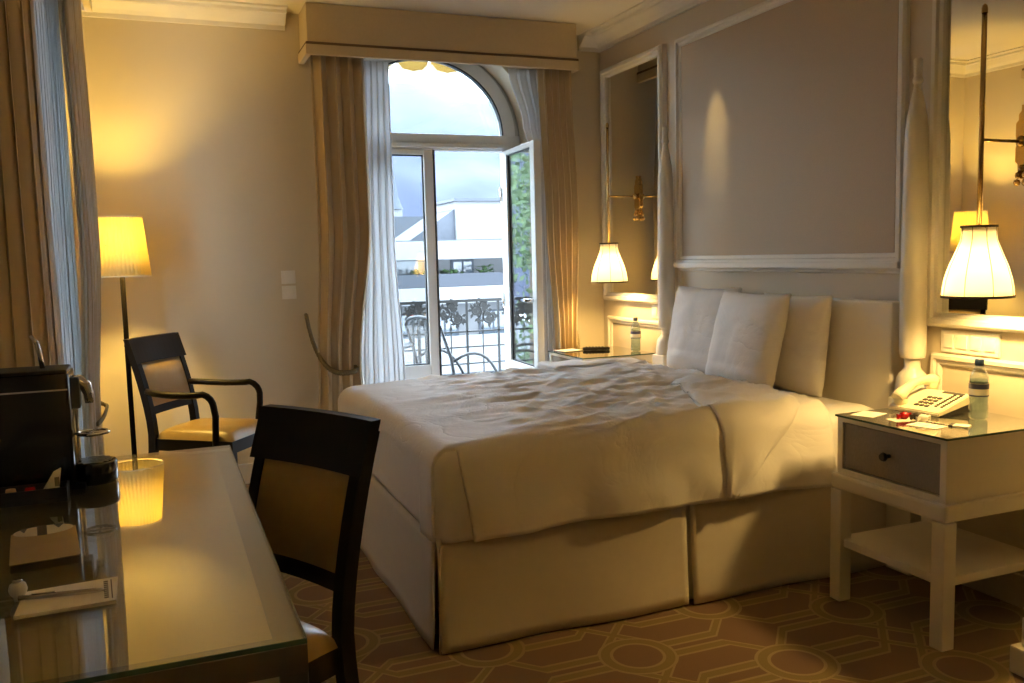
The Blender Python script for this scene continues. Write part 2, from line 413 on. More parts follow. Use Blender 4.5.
for x0, x1 in ((GX-GRX-.12, GX-GRX), (GX+GRX, GX+GRX+.12)):
    box('jamb', 'upvc', win, x0, x1, WY, WY+.07, 0, 1.985, bev=.006)
b = MB(); b.prism(arc(GX, GZ, GRX, GRZ, 0, pi, 32), 'y', WY+.03, WY+.036); b.build('arch_pane', 'pane', win)
box('threshold', 'upvc', win, GX-GRX, GX+GRX, WY, WY+.07, 0, .05)
# fixed left leaf
L0, L1_ = GX-GRX, 1.682
def leaf_parts(par, x0, x1, y0, y1, z0, z1, sw=.075, gz=.60):
    box('stile', 'upvc', par, x0, x0+sw, y0, y1, z0, z1, bev=.006); box('stile', 'upvc', par, x1-sw, x1, y0, y1, z0, z1, bev=.006)
    box('top_rail', 'upvc', par, x0+sw, x1-sw, y0, y1, z1-.03, z1, bev=.004); box('bottom_rail', 'upvc', par, x0+sw, x1-sw, y0, y1, gz-.08, gz, bev=.004)
    box('lower_panel', 'upvc', par, x0+sw, x1-sw, y0+.012, y1-.012, z0, gz-.08)
    box('pane', 'pane', par, x0+sw, x1-sw, (y0+y1)/2-.004, (y0+y1)/2+.004, gz, z1-.03)
    g = MB()
    ya, yb_ = (y0+y1)/2-.009, (y0+y1)/2+.009
    for a in ((x0+sw, x0+sw+.008, ya, yb_, gz, z1-.03), (x1-sw-.008, x1-sw, ya, yb_, gz, z1-.03), (x0+sw, x1-sw, ya, yb_, z1-.038, z1-.03), (x0+sw, x1-sw, ya, yb_, gz, gz+.008)): g.box(*a)
    g.build('gasket', 'gasket', par)
lf = bpy.data.objects.new('closed_leaf', None); COL.objects.link(lf); lf.parent = win
leaf_parts(lf, L0, L1_, WY-.01, WY+.05, .05, 1.985, .062)
box('dark_seal', 'gasket', lf, L1_, L1_+.012, WY-.012, WY+.05, .05, 1.985)
# open right leaf, hinged on the right jamb
op = bpy.data.objects.new('open_leaf', None); COL.objects.link(op); op.parent = win
op.location = (2.185, WY, 0); op.rotation_euler = (0, 0, radians(-93))
leaf_parts(op, .0, .60, -.022, .022, .05, 1.985, .075)
b = MB(); b.tube([(.56, -.03, 1.02), (.56, -.075, 1.02)], .012).tube([(.56, -.07, 1.02), (.47, -.07, 1.02)], .011); b.build('handle', 'chrome', op)
for z in (.35, 1.0, 1.7): MB().tube([(0, -.035, z-.05), (0, -.035, z+.05)], .012).build('hinge', 'chrome', op)

# ------------------------------------------------------------------ window_2 : behind the left curtains
w2 = struct(bpy.data.objects.new('window_2', None)); COL.objects.link(w2); w2['label'] = 'tall white window behind the left curtains'
for a in ((LY0, LY0+.08, LZ0, LZ1), (LY1-.08, LY1, LZ0, LZ1)): box('stile', 'upvc', w2, XL-.15, XL-.08, a[0], a[1], a[2], a[3])
for a in ((LY0+.08, LY1-.08, LZ0, LZ0+.08), (LY0+.08, LY1-.08, LZ1-.08, LZ1)): box('rail', 'upvc', w2, XL-.15, XL-.08, *a)
box('mullion', 'upvc', w2, XL-.15, XL-.08, (LY0+LY1)/2-.04, (LY0+LY1)/2+.04, LZ0+.08, LZ1-.08)
for a in ((LY0+.08, (LY0+LY1)/2-.04), ((LY0+LY1)/2+.04, LY1-.08)): box('pane', 'pane', w2, XL-.12, XL-.114, a[0], a[1], LZ0+.08, LZ1-.08)

# ================================================================== curtains
def curtain(name, m, axis, rows, nf, amp, label, cat='curtain', seed=0, nu=None, thick=.004, group=None, parent=None, bend=0):
    """rows: (z, a0, a1, plane offset) from the top down; folds run along the axis"""
    nu = nu or nf*10
    def at(z):
        for (za, *A), (zb, *B) in zip(rows, rows[1:]):
            if za >= z >= zb:
                t = (za-z)/(za-zb); t = t*t*(3-2*t)
                return [p+(q-p)*t for p, q in zip(A, B)]
        return list(rows[-1][1:])
    zt, zb = rows[0][0], rows[-1][0]
    def fn(u, v):
        z = zt+(zb-zt)*v; a0, a1, pl = at(z)
        w = abs(a1-a0); w0 = abs(rows[0][2]-rows[0][1])
        uu = u + .010*nz(u*6+seed, v*2, 3)
        A = amp*(.75+.5*nz(int(u*nf)*1.7+seed, seed, v*1.2))*min(1.5, (w0/max(w, .05))**.35)
        s = a0+(a1-a0)*uu
        ph = 2*pi*nf*uu + .45*nz(u*3+seed, v*1.0, 9)
        d = pl + A*(sin(ph)+.25*sin(2*ph+1)) + .003*nz(u*9, v*3, seed) + bend*(1-u)**1.5
        s += (a1-a0)/nf*.18*sin(2*ph)
        return (s, d, z) if axis == 'x' else (d, s, z)
    o = MB().grid(fn, nu, 40).build(name, m, parent)
    solid(o, thick, 0)
    if label: tag(o, label, cat, group)
    return o
curtain('curtain', 'curtain', 'x', [(2.455, .865, 1.165, 5.10), (1.5, .865, 1.17, 5.10), (.68, .835, 1.085, 5.12), (.02, .80, 1.10, 5.11)], 4, .036, 'heavy beige curtain hanging left of the open window, tied low', seed=1)
curtain('curtain', 'curtain', 'x', [(2.455, 2.25, 2.475, 5.08), (1.5, 2.29, 2.51, 5.08), (.70, 2.345, 2.49, 5.10), (.02, 2.34, 2.50, 5.10)], 5, .026, 'beige curtain between the open window leaf and the far pendant lamp', seed=5)
curtain('sheer_curtain', 'sheer', 'x', [(2.46, 1.13, 1.345, 5.22), (1.4, 1.09, 1.345, 5.23), (.6, 1.02, 1.385, 5.24), (.02, 1.0, 1.40, 5.24)], 6, .014, 'white sheer curtain hanging at the left of the open window', seed=2, thick=.001)
curtain('sheer_curtain', 'sheer', 'x', [(2.46, 2.10, 2.36, 5.20), (2.12, 2.19, 2.37, 5.19), (1.9, 2.255, 2.38, 5.18), (.02, 2.26, 2.40, 5.18)], 4, .016, 'white sheer curtain bunched behind the open window leaf', seed=3, thick=.001)
curtain('curtain', 'curtain', 'y', [(2.46, 2.76, 3.20, -.318), (1.2, 2.76, 3.20, -.318), (.02, 2.76, 3.21, -.318)], 5, .024, bend=-.14, label= 'heavy beige curtain at the left edge, behind the coffee machine', seed=11)
curtain('curtain', 'curtain', 'y', [(2.46, 3.58, 4.47, -.258), (1.4, 3.60, 4.46, -.250), (.62, 3.85, 4.44, -.295), (.02, 3.8, 4.46, -.29)], 8, .022, 'beige tied curtain in the corner beside the floor lamp', seed=14)
curtain('sheer_curtain', 'sheer2', 'y', [(2.46, 3.22, 4.25, -.325), (.02, 3.22, 4.25, -.335)], 12, .012, 'sheer curtain over the left window, between two beige curtains', seed=8, thick=.001)
# pelmets
def pelmet(label, axis, a0, a1, wall, front, zb, zt):
    t = thing('curtain_pelmet', label, 'pelmet')
    s = 1 if front > wall else -1
    def bx(n, m, p0, p1, q0, q1, z0, z1, bev=.004):
        q0, q1 = min(q0, q1), max(q0, q1)
        return box(n, m, t, p0, p1, q0, q1, z0, z1, bev=bev) if axis == 'x' else box(n, m, t, q0, q1, p0, p1, z0, z1, bev=bev)
    hb = .055
    bx('front_board', 'pelmet', a0, a1, front, front-s*.02, zb+hb+.014, zt)
    bx('side_board', 'pelmet', a0, a0+.02, front-s*.02, wall, zb+hb+.014, zt); bx('side_board', 'pelmet', a1-.02, a1, front-s*.02, wall, zb+hb+.014, zt)
    bx('hem_band', 'pelmet', a0-.012, a1+.012, front+s*.012, front-s*.02, zb, zb+hb)
    for p in ((a0-.012, a0+.02), (a1-.02, a1+.012)): bx('hem_band', 'pelmet', p[0], p[1], front-s*.02, wall, zb, zb+hb)
    bx('braid', 'braid', a0-.008, a1+.008, front+s*.008, front-s*.02, zb+hb, zb+hb+.014, bev=0)
    for p in ((a0-.008, a0+.02), (a1-.02, a1+.008)): bx('braid', 'braid', p[0], p[1], front-s*.02, wall, zb+hb, zb+hb+.014, bev=0)
    bx('track_board', 'pelmet', a0+.02, a1-.02, front-s*.02, wall, zb+.06, zb+.08)
    return t
pelmet('beige box pelmet with brown braid above the open window', 'x', .84, 2.495, YW, 5.03, 2.435, 2.715)
pelmet('beige box pelmet over the left wall window by the lamp corner', 'y', 2.72, 4.56, XL, -.22, 2.46, 2.715)
# rope tiebacks
def rope(pts, r, label):
    b = MB(); P = [Vector(p) for p in pts]; L = []
    for i in range(len(P)-1):
        for k in range(10): L.append(P[i].lerp(P[i+1], k/10))
    L.append(P[-1])
    for ph in (0, pi):
        Q = []
        for i, p in enumerate(L):
            a = i*.9+ph; Q.append(p + Vector((0, cos(a), sin(a)))*r*.6)
        b.tube(Q, r, 6)
    o = b.build('curtain_tieback', 'rope'); return tag(o, label, 'tieback')
def bez(a, c, bpt, n=8):
    a, c, bpt = Vector(a), Vector(c), Vector(bpt)
    return [a*(1-t)**2 + c*2*t*(1-t) + bpt*t*t for t in [i/n for i in range(n+1)]]
rope(bez((.80, 5.28, .98), (.81, 5.08, .66), (.95, 5.05, .645)) + bez((.95, 5.05, .645), (1.07, 5.04, .64), (1.05, 5.14, .67), 5)[1:] + [(1.0, 5.18, .69)], .011, 'olive rope tieback slung round the curtain left of the window')
rope(bez((2.53, 5.28, .95), (2.52, 5.06, .66), (2.45, 5.04, .66)) + bez((2.45, 5.04, .66), (2.36, 5.03, .64), (2.33, 5.11, .68), 5)[1:], .011, 'rope tieback on the curtain beside the far nightstand')
rope(bez((-.47, 4.47, .78), (-.33, 4.50, .68), (-.255, 4.42, .655)) + bez((-.255, 4.42, .655), (-.255, 4.2, .63), (-.27, 3.95, .65), 5)[1:], .007, 'rope tieback on the corner curtain next to the floor lamp')

# ================================================================== bed
BX0, BX1, BY0, BY1 = .80, 2.71, 2.68, 4.27
bed = thing('bed', 'double bed with cream pleated skirt and white mattress', 'bed', (0, 0, 0))
box('bed_base', 'skirt', bed, BX0+.03, BX1-.02, BY0+.03, BY1-.03, .06, .34, bev=.02)
def soft_box(name, m, par, x0, x1, y0, y1, z0, z1, r, nse=.004, seed=0, n=(48, 40, 8)):
    b = MB(); b.box(x0, x1, y0, y1, z0, z1)
    bmesh.ops.subdivide_edges(b.bm, edges=b.bm.edges[:], cuts=22, use_grid_fill=True)
    cx, cy, cz = (x0+x1)/2, (y0+y1)/2, (z0+z1)/2; hx, hy, hz = (x1-x0)/2, (y1-y0)/2, (z1-z0)/2
    for v in b.bm.verts:
        p = v.co - Vector((cx, cy, cz)); q = Vector((max(-hx+r, min(hx-r, p.x)), max(-hy+r, min(hy-r, p.y)), max(-hz+r, min(hz-r, p.z))))
        dlt = p-q
        if dlt.length > 1e-6:
            dlt.normalize(); p = q + dlt*r
        p = p + (dlt if dlt.length > 0 else Vector((0, 0, 1)))*nse*nz(p.x*9+seed, p.y*9, p.z*9)
        v.co = p + Vector((cx, cy, cz))
    return b.build(name, m, par, smooth=True)
soft_box('mattress', 'sheet', bed, BX0-.005, BX1, BY0, BY1, .345, .655, .07, .006)
# skirt panels
def skirt(p0, p1, off, axis, seed, zt=.385, parent=bed, flare=.02, name='skirt_panel'):
    def fn(u, v):
        s = p0+(p1-p0)*u; z = zt+(.008-zt)*v
        d = off - (1 if axis != 'far' else -1)*(flare*v + .010*v*nz(s*4+seed, v*1.5, 1) + .006*v*sin(s*9+seed))
        return (s, d, z) if axis in ('x', 'far') else (d, s, z)
    o = MB().grid(fn, 36, 10).build(name, 'skirt', parent); solid(o, .006, 0); return o
skirt(BX0-.015, 1.735, BY0-.008, 'x', 1); skirt(1.752, BX1, BY0-.008, 'x', 4); skirt(1.66, 1.83, BY0+.02, 'x', 4, flare=.0, name='skirt_pleat')
skirt(BY0+.012, BY1+.01, BX0-.012, 'y', 7); skirt(BX0, BX1, BY1+.008, 'far', 9)
def corner_fn(u, v):
    z = .36-.352*v; a = -.02+.05*u
    return (BX0+.012-.016*(1-u)-.016*v, BY0-.016+.05*u-.014*v+.006*sin(u*9), z)
o = MB().grid(corner_fn, 8, 8).build('corner_pleat', 'skirt', bed); solid(o, .005, 0)
# headboard
hb = tag(box('headboard', 'headboard', None, 2.715, 2.785, 2.685, 4.27, .30, 1.075, bev=.008), 'cream upholstered headboard against the panelled wall', 'headboard')

# duvet -------------------------------------------------------------
R0 = .07
TOPZ = .678
def wrinkle(x, y):
    w = .013*nz(x*2.2, y*5.0+2, 1) + .010*nz(x*3.0+5, y*9, 4)
    g = abs(nz(x*3.4+y*1.5, y*7-x*1.2, 7)); w += .012*max(0, .26-g)/.26*sstep(.95, 1.4, x)*(1-.5*sstep(2.2, 2.45, x))
    g2 = abs(nz(x*5.5-y*2, y*6+x*2, 12)); w += .008*max(0, .22-g2)/.22*sstep(1.2, 1.7, x)
    g3 = abs(nz(x*4.5+y*2, y*15-x*2, 21)); w += .008*max(0, .25-g3)/.25*sstep(.9, 1.2, x)
    return w
def dpos(s, t, k=1.0):
    """s: run from the foot edge (negative = down the foot), t: run from near edge (negative = down the near side)"""
    LX = 1.66; LT = BY1-BY0+.02
    def fold(q):               # horizontal run, drop for a rounded edge of radius R0
        if q >= R0: return q, 0.0, 0
        a = (R0-q)/R0
        if a <= pi/2: return R0 - R0*sin(a), R0*(1-cos(a)), a/(pi/2)
        return 0.0, R0 + (a-pi/2)*R0, 1
    hx, dx, ax = fold(s)
    hy, dy, ay = fold(t)
    hf, df, af = fold(LT-t)
    x = BX0-.018 + hx; y0 = BY0-.028
    if t < LT/2: y = y0 + hy; drop = max(dx, dy)
    else: y = y0 + LT + .016 - hf; drop = max(dx, df)
    bul = .020*sin(pi*max(0, min(1, t/LT)))**.6 + .012*sstep(0, .4, s)
    z = TOPZ + bul - drop
    w = wrinkle(x, y)
    flat = (1-ax)*(1-ay)*(1-af)
    z += w*flat*(.35+.65*sstep(.0, .5, s))
    if ay > .3:                  # near side hang: soft vertical folds
        hang = ay*sstep(0, .28, dy)
        y -= hang*(.024 + .016*nz(x*5+1.0, z*3, 2) + .030*max(0, nz(x*4.2+4, z*1.3, 5)) + .010*sin(x*13+3*z) + .010*nz(x*9, z*9, 3))
        z += .025*nz(x*2.3, 3.3, 0)*sstep(.1, .3, dy)
        x += .16*max(0, dy-.05)*max(0, 1-(s-.085)/.5)
    if ax > .3:
        x -= ax*(.004+.007*nz(y*4, z*4, 8))*sstep(0, .25, dx)
    return Vector((x, y, z))
S0, S1 = -.262, 1.60; T0, T1 = -.275, BY1-BY0+.02+.20
def duv(u, v):
    s = S0+(S1-S0)*u; t = T0+(T1-T0)*v
    if s > .9 and u > .95: pass
    return dpos(s, t)
duvet = MB().grid(duv, 150, 130, skip=lambda u, v: (S0+(S1-S0)*u) < .085 and ((T0+(T1-T0)*v) < R0*.4)).build('duvet', 'linen')
solid(duvet, .014, -1)
tag(duvet, 'crumpled white duvet spread over the bed, hanging on the near side', 'duvet')
# the sheet smoothed round the foot corner below the hanging side
def corner_patch(u, v):
    L = [(.14, 0), (.07, 0)]                       # run along the foot, round the corner, then along the near side
    rc = .065; ox, oy = BX0-.021, BY0-.022
    a = u*1.9
    if a < .45: px_, py_, nx_, ny_ = ox, oy+rc+(.45-a)*.22, 1, 0
    elif a < 1.0:
        q = (a-.45)/.55*pi/2; px_, py_, nx_, ny_ = ox+rc-rc*cos(q), oy+rc-rc*sin(q), cos(q), sin(q)
    else: px_, py_, nx_, ny_ = ox+rc+(a-1.0)*.26, oy, 0, 1
    z = .372+(TOPZ+.004-.372)*min(1, v*1.25)
    ins = 0
    if v > .55:
        q = (v-.55)/.45*pi/2; z = TOPZ+.004-.075+.075*sin(q); ins = .075*(1-cos(q))
    else: z = .372+(TOPZ+.004-.075-.372)*v/.55
    ins += .004*nz(px_*9, py_*9, z*6)
    return (px_+nx_*ins, py_+ny_*ins, z)
cpo = MB().grid(corner_patch, 30, 20).build('tucked_corner', 'linen', duvet); solid(cpo, .006, 0)
# turned-back corner near the pillows
def flap(u, v):
    t = .62 - .88*v                      # run across the bed: from top down the near side
    sl = 1.11 + .16*sstep(.1, .62, t) - .02*v; sr = 1.50 - .02*v if t > .05 else 1.49 - .36*((.05-t)/.31)
    s = sl + (sr-sl)*u
    p = dpos(s, t)
    off = .020 + .012*nz(u*3, v*4, 2) + .008*sin(pi*u)
    e = min(u, 1-u)*8
    off *= .45+.55*min(1, e)
    if t > .05: p.z += off
    else: p.y -= off; p.z += .0
    return p
fo = MB().grid(flap, 30, 50).build('turned_back_corner', 'linen', duvet); solid(fo, .012, -1)
def pillow(label, c, size, lean, yaw, seed, m='linen'):
    w_, h_, t_ = size
    b = MB(); n = 26
    def sheet(sg):
        def fn(u, v):
            a, q = u*2-1, v*2-1
            prof_ = max(0, (1-abs(a)**2.6))**.55*max(0, (1-abs(q)**2.6))**.55
            pinch = 1-.055*(1-abs(a)**1.2)*abs(q)**3; pinch2 = 1-.055*(1-abs(q)**1.2)*abs(a)**3
            x = a*w_/2*pinch2; z = q*h_/2*pinch
            yy = sg*(t_/2*prof_ + .007*nz(a*2.3+seed, q*2.3, sg)*prof_ + .004*nz(a*6+seed, q*6, sg*2)*prof_) - .0
            if q < -.55: yy *= 1.12
            return (x, yy, z)
        return fn
    b.grid(sheet(1), n, n); b.grid(sheet(-1), n, n)
    bmesh.ops.remove_doubles(b.bm, verts=b.bm.verts, dist=.0008)
    o = b.build('pillow', m, None, smooth=True)
    # local x = width, z = height, y = thickness ; lean about width axis, then turn
    o.matrix_world = Matrix.Translation(c) @ Matrix.Rotation(yaw, 4, 'Z') @ Matrix.Rotation(lean, 4, 'X')
    return tag(o, label, 'pillow', 'pillows on the bed')
PL = radians(-14)
YA = radians(-90)
pillow('white pillow farthest from the phone, leaning on the headboard', (2.61, 3.855, .885), (.55, .46, .15), radians(-10), YA+.03, 1)
pillow('front white pillow in the middle, overlapping two others', (2.50, 3.345, .875), (.52, .47, .15), radians(-14), YA-.04, 2)
pillow('white pillow nearest the phone, tucked behind the middle one', (2.635, 3.185, .870), (.43, .45, .13), radians(-7), YA+.05, 3)
# folded spare cover on the far edge
fb = soft_box('folded_coverlet', 'linen', None, 1.82, 2.36, 3.98, 4.20, .700, .738, .018, .012, 3)
for v in fb.data.vertices:
    f = (v.co.x-1.82)/.54
    v.co.z += .018*nz(v.co.x*6, v.co.y*9, 3) - .008*f; v.co.y += .03*nz(v.co.x*4, 2, 1)
tag(fb, 'folded white cover lying at the far side of the bed', 'bedding')

# ================================================================== posts
def bed_post(label, y):
    t = thing('bedside_column', label, 'column', (2.735, y, 0))
    P = [(.045, .86), (.049, .875), (.050, .90), (.050, 1.1), (.048, 1.4), (.046, 1.6), (.043, 1.72), (.036, 1.79), (.025, 1.85), (.016, 1.89), (.013, 1.912)]
    MB().lathe(P, n=28).build('shaft', 'ivory', t)
    MB().lathe([(.013, 1.910), (.020, 1.920), (.020, 1.930), (.015, 1.938), (.0165, 2.0), (.012, 2.007), (.001, 2.009)], n=20).build('finial', 'ivory', t)
    MB().lathe([(.062, .70), (.062, .74), (.060, .755), (.058, .775), (.050, .795), (.036, .81), (.030, .822), (.030, .85), (.034, .857), (.045, .862)], n=24).build('base_bell', 'ivory', t)
    box('plinth', 'ivory', t, -.062, .06, -.062, .062, 0, .70, bev=.006)
    return t
bed_post('turned white column between the headboard and the phone nightstand', 2.595)
bed_post('turned white column beside the farther pillow and far mirror', 4.40)

# ================================================================== mirrors
def mirror(label, y0, y1, z0=.985, z1=2.49):
    t = thing('wall_mirror', label, 'mirror', (XW, (y0+y1)/2, z0), 0)
    h = (y1-y0)/2; H = z1-z0; wd = .055
    b = MB()
    R = []
    for ins, d in ((0, .0), (0, .03), (.012, .045), (.03, .045), (.036, .034), (.050, .030), (wd, .018), (wd, .004)):
        R.append([b.bm.verts.new((-d, a, c)) for a, c in ((-h+ins, ins), (h-ins, ins), (h-ins, H-ins), (-h+ins, H-ins))])
    for a, c in zip(R, R[1:]):
        for k in range(4): b.bm.faces.new((a[k], a[(k+1) % 4], c[(k+1) % 4], c[k]))
    b.build('frame', 'trim', t)
    box('mirror_glass', 'mirror', t, -.010, -.004, -h+wd, h-wd, wd, H-wd)
    return t
mirror('cream framed wall mirror above the far nightstand', 4.48, 5.235)
mirror('cream framed wall mirror above the telephone nightstand', 1.80, 2.565)

# ================================================================== pendant wall lamps
def wall_lamp(label, y):
    t = thing('pendant_wall_lamp', label, 'lamp', (XW, y, 0), 0, 'pendant lamps over the nightstands')
    rx = -.222
    # ornate back plate
    out = []
    half = [(.012, .125), (.012, .105), (.022, .095), (.022, .075), (.032, .065), (.032, .02), (.026, 0)]
    pts = [(a, c) for a, c in half] + [(a, -c) for a, c in half[::-1][1:]]
    pts = pts + [(-a, c) for a, c in pts[::-1]]
    MB().prism([(a, c+1.643) for a, c in pts], 'x', -.022, -.011).build('back_plate', 'brass', t)
    b = MB(); b.tube([(-.02, 0, 1.56), (-.03, 0, 1.54)], .012)
    for q in (-.016, .016):
        b.lathe([(.001, -.012), (.009, -.008), (.012, 0), (.009, .008), (.001, .012)], (-.03, q, 1.505), 10)
        b.lathe([(.001, -.012), (.008, -.008), (.010, 0), (.008, .008), (.001, .012)], (-.03, q*.8, 1.53), 10)
    b.build('back_plate_drop', 'brass', t)
    MB().lathe([(.001, -.02), (.014, -.014), (.018, 0), (.014, .014), (.001, .02)], (-.035, 0, 1.643), 12).build('arm_joint', 'brass', t)
    MB().tube([(-.02, 0, 1.643), (rx, 0, 1.643)], .0055).build('arm', 'brass', t)
    b = MB(); b.tube([(rx, 0, 1.34), (rx, 0, 2.06)], .0085, 10)
    b.lathe([(.001, .03), (.007, .025), (.010, .015), (.010, 0)], (rx, 0, 2.055), 10)
    b.build('rod', 'brass', t)
    P = [(.054, 1.36), (.0535, 1.335), (.057, 1.308), (.072, 1.268), (.091, 1.222), (.104, 1.178), (.1095, 1.143), (.111, 1.12)]
    sh = MB().lathe(P, (rx, 0, 0), 32).build('lamp_shade', 'shade2', t)
    solid(sh, .0015, 0)
    for r, z, h in ((.0555, 1.353, .008), (.1115, 1.117, .008)):
        MB().lathe([(r-.001, z), (r+.0025, z), (r+.0025, z+h), (r-.001, z+h), (r-.001, z)], (rx, 0, 0), 32).build('trim_ribbon', 'brown_trim', sh)
    for k in range(8):
        a = 2*pi*k/8+.35
        MB().tube([(rx+(r+.001)*cos(a), (r+.001)*sin(a), z) for r, z in P], .0013, 5).build('rib', 'seam', sh)
    b = MB(); b.tube([(rx, 0, 1.345), (rx, 0, 1.28)], .016, 10); 
    for k in range(3):
        a = 2*pi*k/3; b.tube([(rx, 0, 1.352), (rx+.055*cos(a), .055*sin(a), 1.352)], .002, 5)
    b.build('bulb_holder', 'brass', t)
    MB().lathe([(.001, -.03), (.018, -.022), (.026, 0), (.020, .022), (.012, .04), (.010, .05)], (rx, 0, 1.235), 14).build('bulb', 'bulb', t)
    l = bpy.data.lights.new('bulb_light', 'POINT'); l.energy = LAMP_W['pendant']; l.color = WARM2; l.shadow_soft_size = .035
    lo = bpy.data.objects.new('bulb_light', l); COL.objects.link(lo); lo.parent = t; lo.location = (rx, 0, 1.195)
    return t
wall_lamp('lit pendant wall lamp over the far nightstand', 4.80)
wall_lamp('lit pendant wall lamp over the telephone nightstand', 2.175)

# ================================================================== nightstands
def nightstand(label, y, lab2):
    t = thing('nightstand', label, 'nightstand', (2.27, y, 0))
    D, Wd = .48, .48; h = Wd/2; LG = .052
    for x in (-.018, D-LG):
        for q in (-h-.014, h+.014-LG):
            box('leg', 'ivory', t, x, x+LG, q, q+LG, 0, .419, bev=.004)
    box('leg_frame', 'ivory', t, -.018, D, -h-.014, h+.014, .42, .478, bev=.012)
    box('lower_shelf', 'ivory', t, .0, D-.01, -h, h, .205, .235, bev=.004)
    # case: built as four boards so the drawer sits in an opening
    b = MB(); b.box(0, D, -h, h, .478, .497).box(0, D, -h, h, .668, .684).box(0, D, -h, -h+.025, .497, .668).box(0, D, h-.025, h, .497, .668).box(D-.02, D, -h+.025, h-.025, .497, .668)
    b.build('case', 'ivory', t)
    dr = box('drawer', 'drawer', t, .006, .026, -h+.028, h-.028, .500, .665, bev=.003)
    b = MB(); b.tube([(.006, 0, .585), (-.016, 0, .585)], .007, 10); b.tube([(-.014, 0, .585), (-.020, 0, .585), (-.030, 0, .585)], [.012, .016, .012], 12)
    b.build('knob', 'matte_black', dr)
    g = box('glass_top', 'glass', t, -.006, D, -h-.006, h+.006, .685, .692)
    b = MB()
    b.box(-.0075, -.006, -h-.006, h+.006, .685, .692); b.box(-.006, D, -h-.0075, -h-.006, .685, .692); b.box(-.006, D, h+.006, h+.0075, .685, .692)
    b.build('glass_edge', 'glass_edge', g)
    return t
nightstand('white nightstand with taupe drawer carrying the telephone', 2.25, '')
nightstand('white nightstand with glass top between bed and window', 4.80, '')

# water bottles
def water_bottle(label, x, y, z):
    t = thing('water_bottle', label, 'bottle', (x, y, z), .4, 'water bottles on the nightstands')
    P = [(.001, .0), (.026, .002), (.031, .010), (.031, .05), (.0295, .06), (.031, .07), (.031, .135), (.029, .15), (.022, .168), (.014, .182), (.0125, .186), (.0125, .205)]
    MB().lathe(P, n=24).build('plastic_body', 'bottle', t)
    MB().lathe([(.001, .004), (.0285, .006), (.0285, .14), (.001, .142)], n=20).build('water', 'water', t)
    lb = MB().lathe([(.0316, .082), (.0316, .128)], n=24).build('label_band', 'paper', t)
    for z0, z1 in ((.108, .126), (.082, .087)): MB().lathe([(.0319, z0), (.0319, z1)], n=24).build('label_stripe', 'navy', lb)
    MB().lathe([(.0145, .188), (.015, .19), (.015, .207), (.013, .210), (.001, .210)], n=20).build('cap', 'cap', t)
water_bottle('small water bottle with dark cap beside the telephone', 2.615, 2.19, .692)
water_bottle('small water bottle on the far nightstand below the mirror', 2.70, 4.70, .692)

# telephone
ph = thing('telephone', 'cream desk telephone with handset on the nightstand', 'telephone', (2.61, 2.385, .692), radians(186))
# local: x forward (toward keys' low edge), y left-right ; low front edge at +x
b = MB(); b.prism([(-.10, .036), (-.10, .060), (-.075, .066), (.10, .018), (.105, .014), (.105, .001)], 'y', -.105, .105)
bmesh.ops.bevel(b.bm, geom=b.bm.edges[:], offset=.003, segments=2, affect='EDGES'); b.build('phone_body', 'phone', ph)
MB().prism([(-.092, 0), (-.092, .040), (.075, .012), (.075, 0)], 'y', -.096, .096).build('phone_stand', 'matte_black', ph)
sl = (-.048)/.175
def key_at(x, y, sx, sy, nm, m, lift=.004):
    z = .066 + (x+.075)*sl
    bb = MB().box(-sx/2, sx/2, -sy/2, sy/2, -.003, lift, bev=.0012)
    o = bb.build(nm, m, ph); o.location = (x, y, z); o.rotation_euler = (0, math.atan(-sl), 0); return o
for i in range(4):
    for j in range(3): key_at(-.005+.024*i, -.005+.021*j - .006, .013, .015, 'key', 'key')
for j in range(9): key_at(-.045+.013*j, +.062, .007, .010, 'memory_key', 'key')
for j in range(9): key_at(-.045+.013*j, +.086, .007, .010, 'memory_key', 'key')
key_at(-.062, .045, .016, .085, 'display', 'key', .002)
def hz(q): return .030 - .045*(q*q)/.0081*.35
hs = MB()
pts = []
for i in range(17):
    q = -1+2*i/16; pts.append((-.01+q*.105, -.072, .066 - q*.022 + .030*(1-q*q)))
hs.tube(pts, [.026, .027, .025, .021, .018, .017, .016, .016, .016, .016, .016, .017, .018, .021, .025, .027, .026], 12, flat=.85)
hso = hs.build('handset', 'phone', ph)
for q in (-1, 1):
    p = Vector((-.01+q*.085, -.072, .058 - q*.022)); MB().lathe([(.001, -.018), (.020, -.018), (.025, -.006), (.025, .008)], tuple(p), 14).build('ear_cup', 'phone', hso)
b = MB(); cp = []
for i in range(150):
    f = i/149; cp.append((.10+.02*sin(f*pi) - .09*f, -(.086+.018*sin(f*pi*.9) + .0055*cos(i*1.1)), .010+.0055*sin(i*1.1)))
b.tube(cp, .0016, 5); b.build('coiled_cord', 'phone', ph)

# papers and sweets on the nightstand
def sheet_thing(name, label, cat, x, y, z, sx, sy, rz, m='paper', h=.0012, lines=0, parts=True):
    t = tag(MB().box(-sx/2, sx/2, -sy/2, sy/2, 0, h).build(name, m), label, cat)
    t.location = (x, y, z); t.rotation_euler = (0, 0, rz)
    if lines:
        b = MB()
        for i in range(lines):
            q = sy*(.32-.64*i/max(1, lines-1)) if lines > 1 else 0
            b.box(-sx*.38, sx*(.1+.25*random.random()), q-.0012, q+.0012, h, h+.0003)
        b.build('printed_lines', 'print', t)
    return t
sheet_thing('paper_card', 'white card at the far-left corner of the telephone nightstand', 'card', 2.36, 2.435, .6925, .11, .085, .35)
sheet_thing('paper_card', 'small white card under the red sweets', 'card', 2.38, 2.30, .6925, .085, .06, -.2, lines=2)
sheet_thing('folded_leaflet', 'white leaflet lying nearest the nightstand front corner', 'leaflet', 2.372, 2.185, .6925, .075, .105, .2, lines=3)
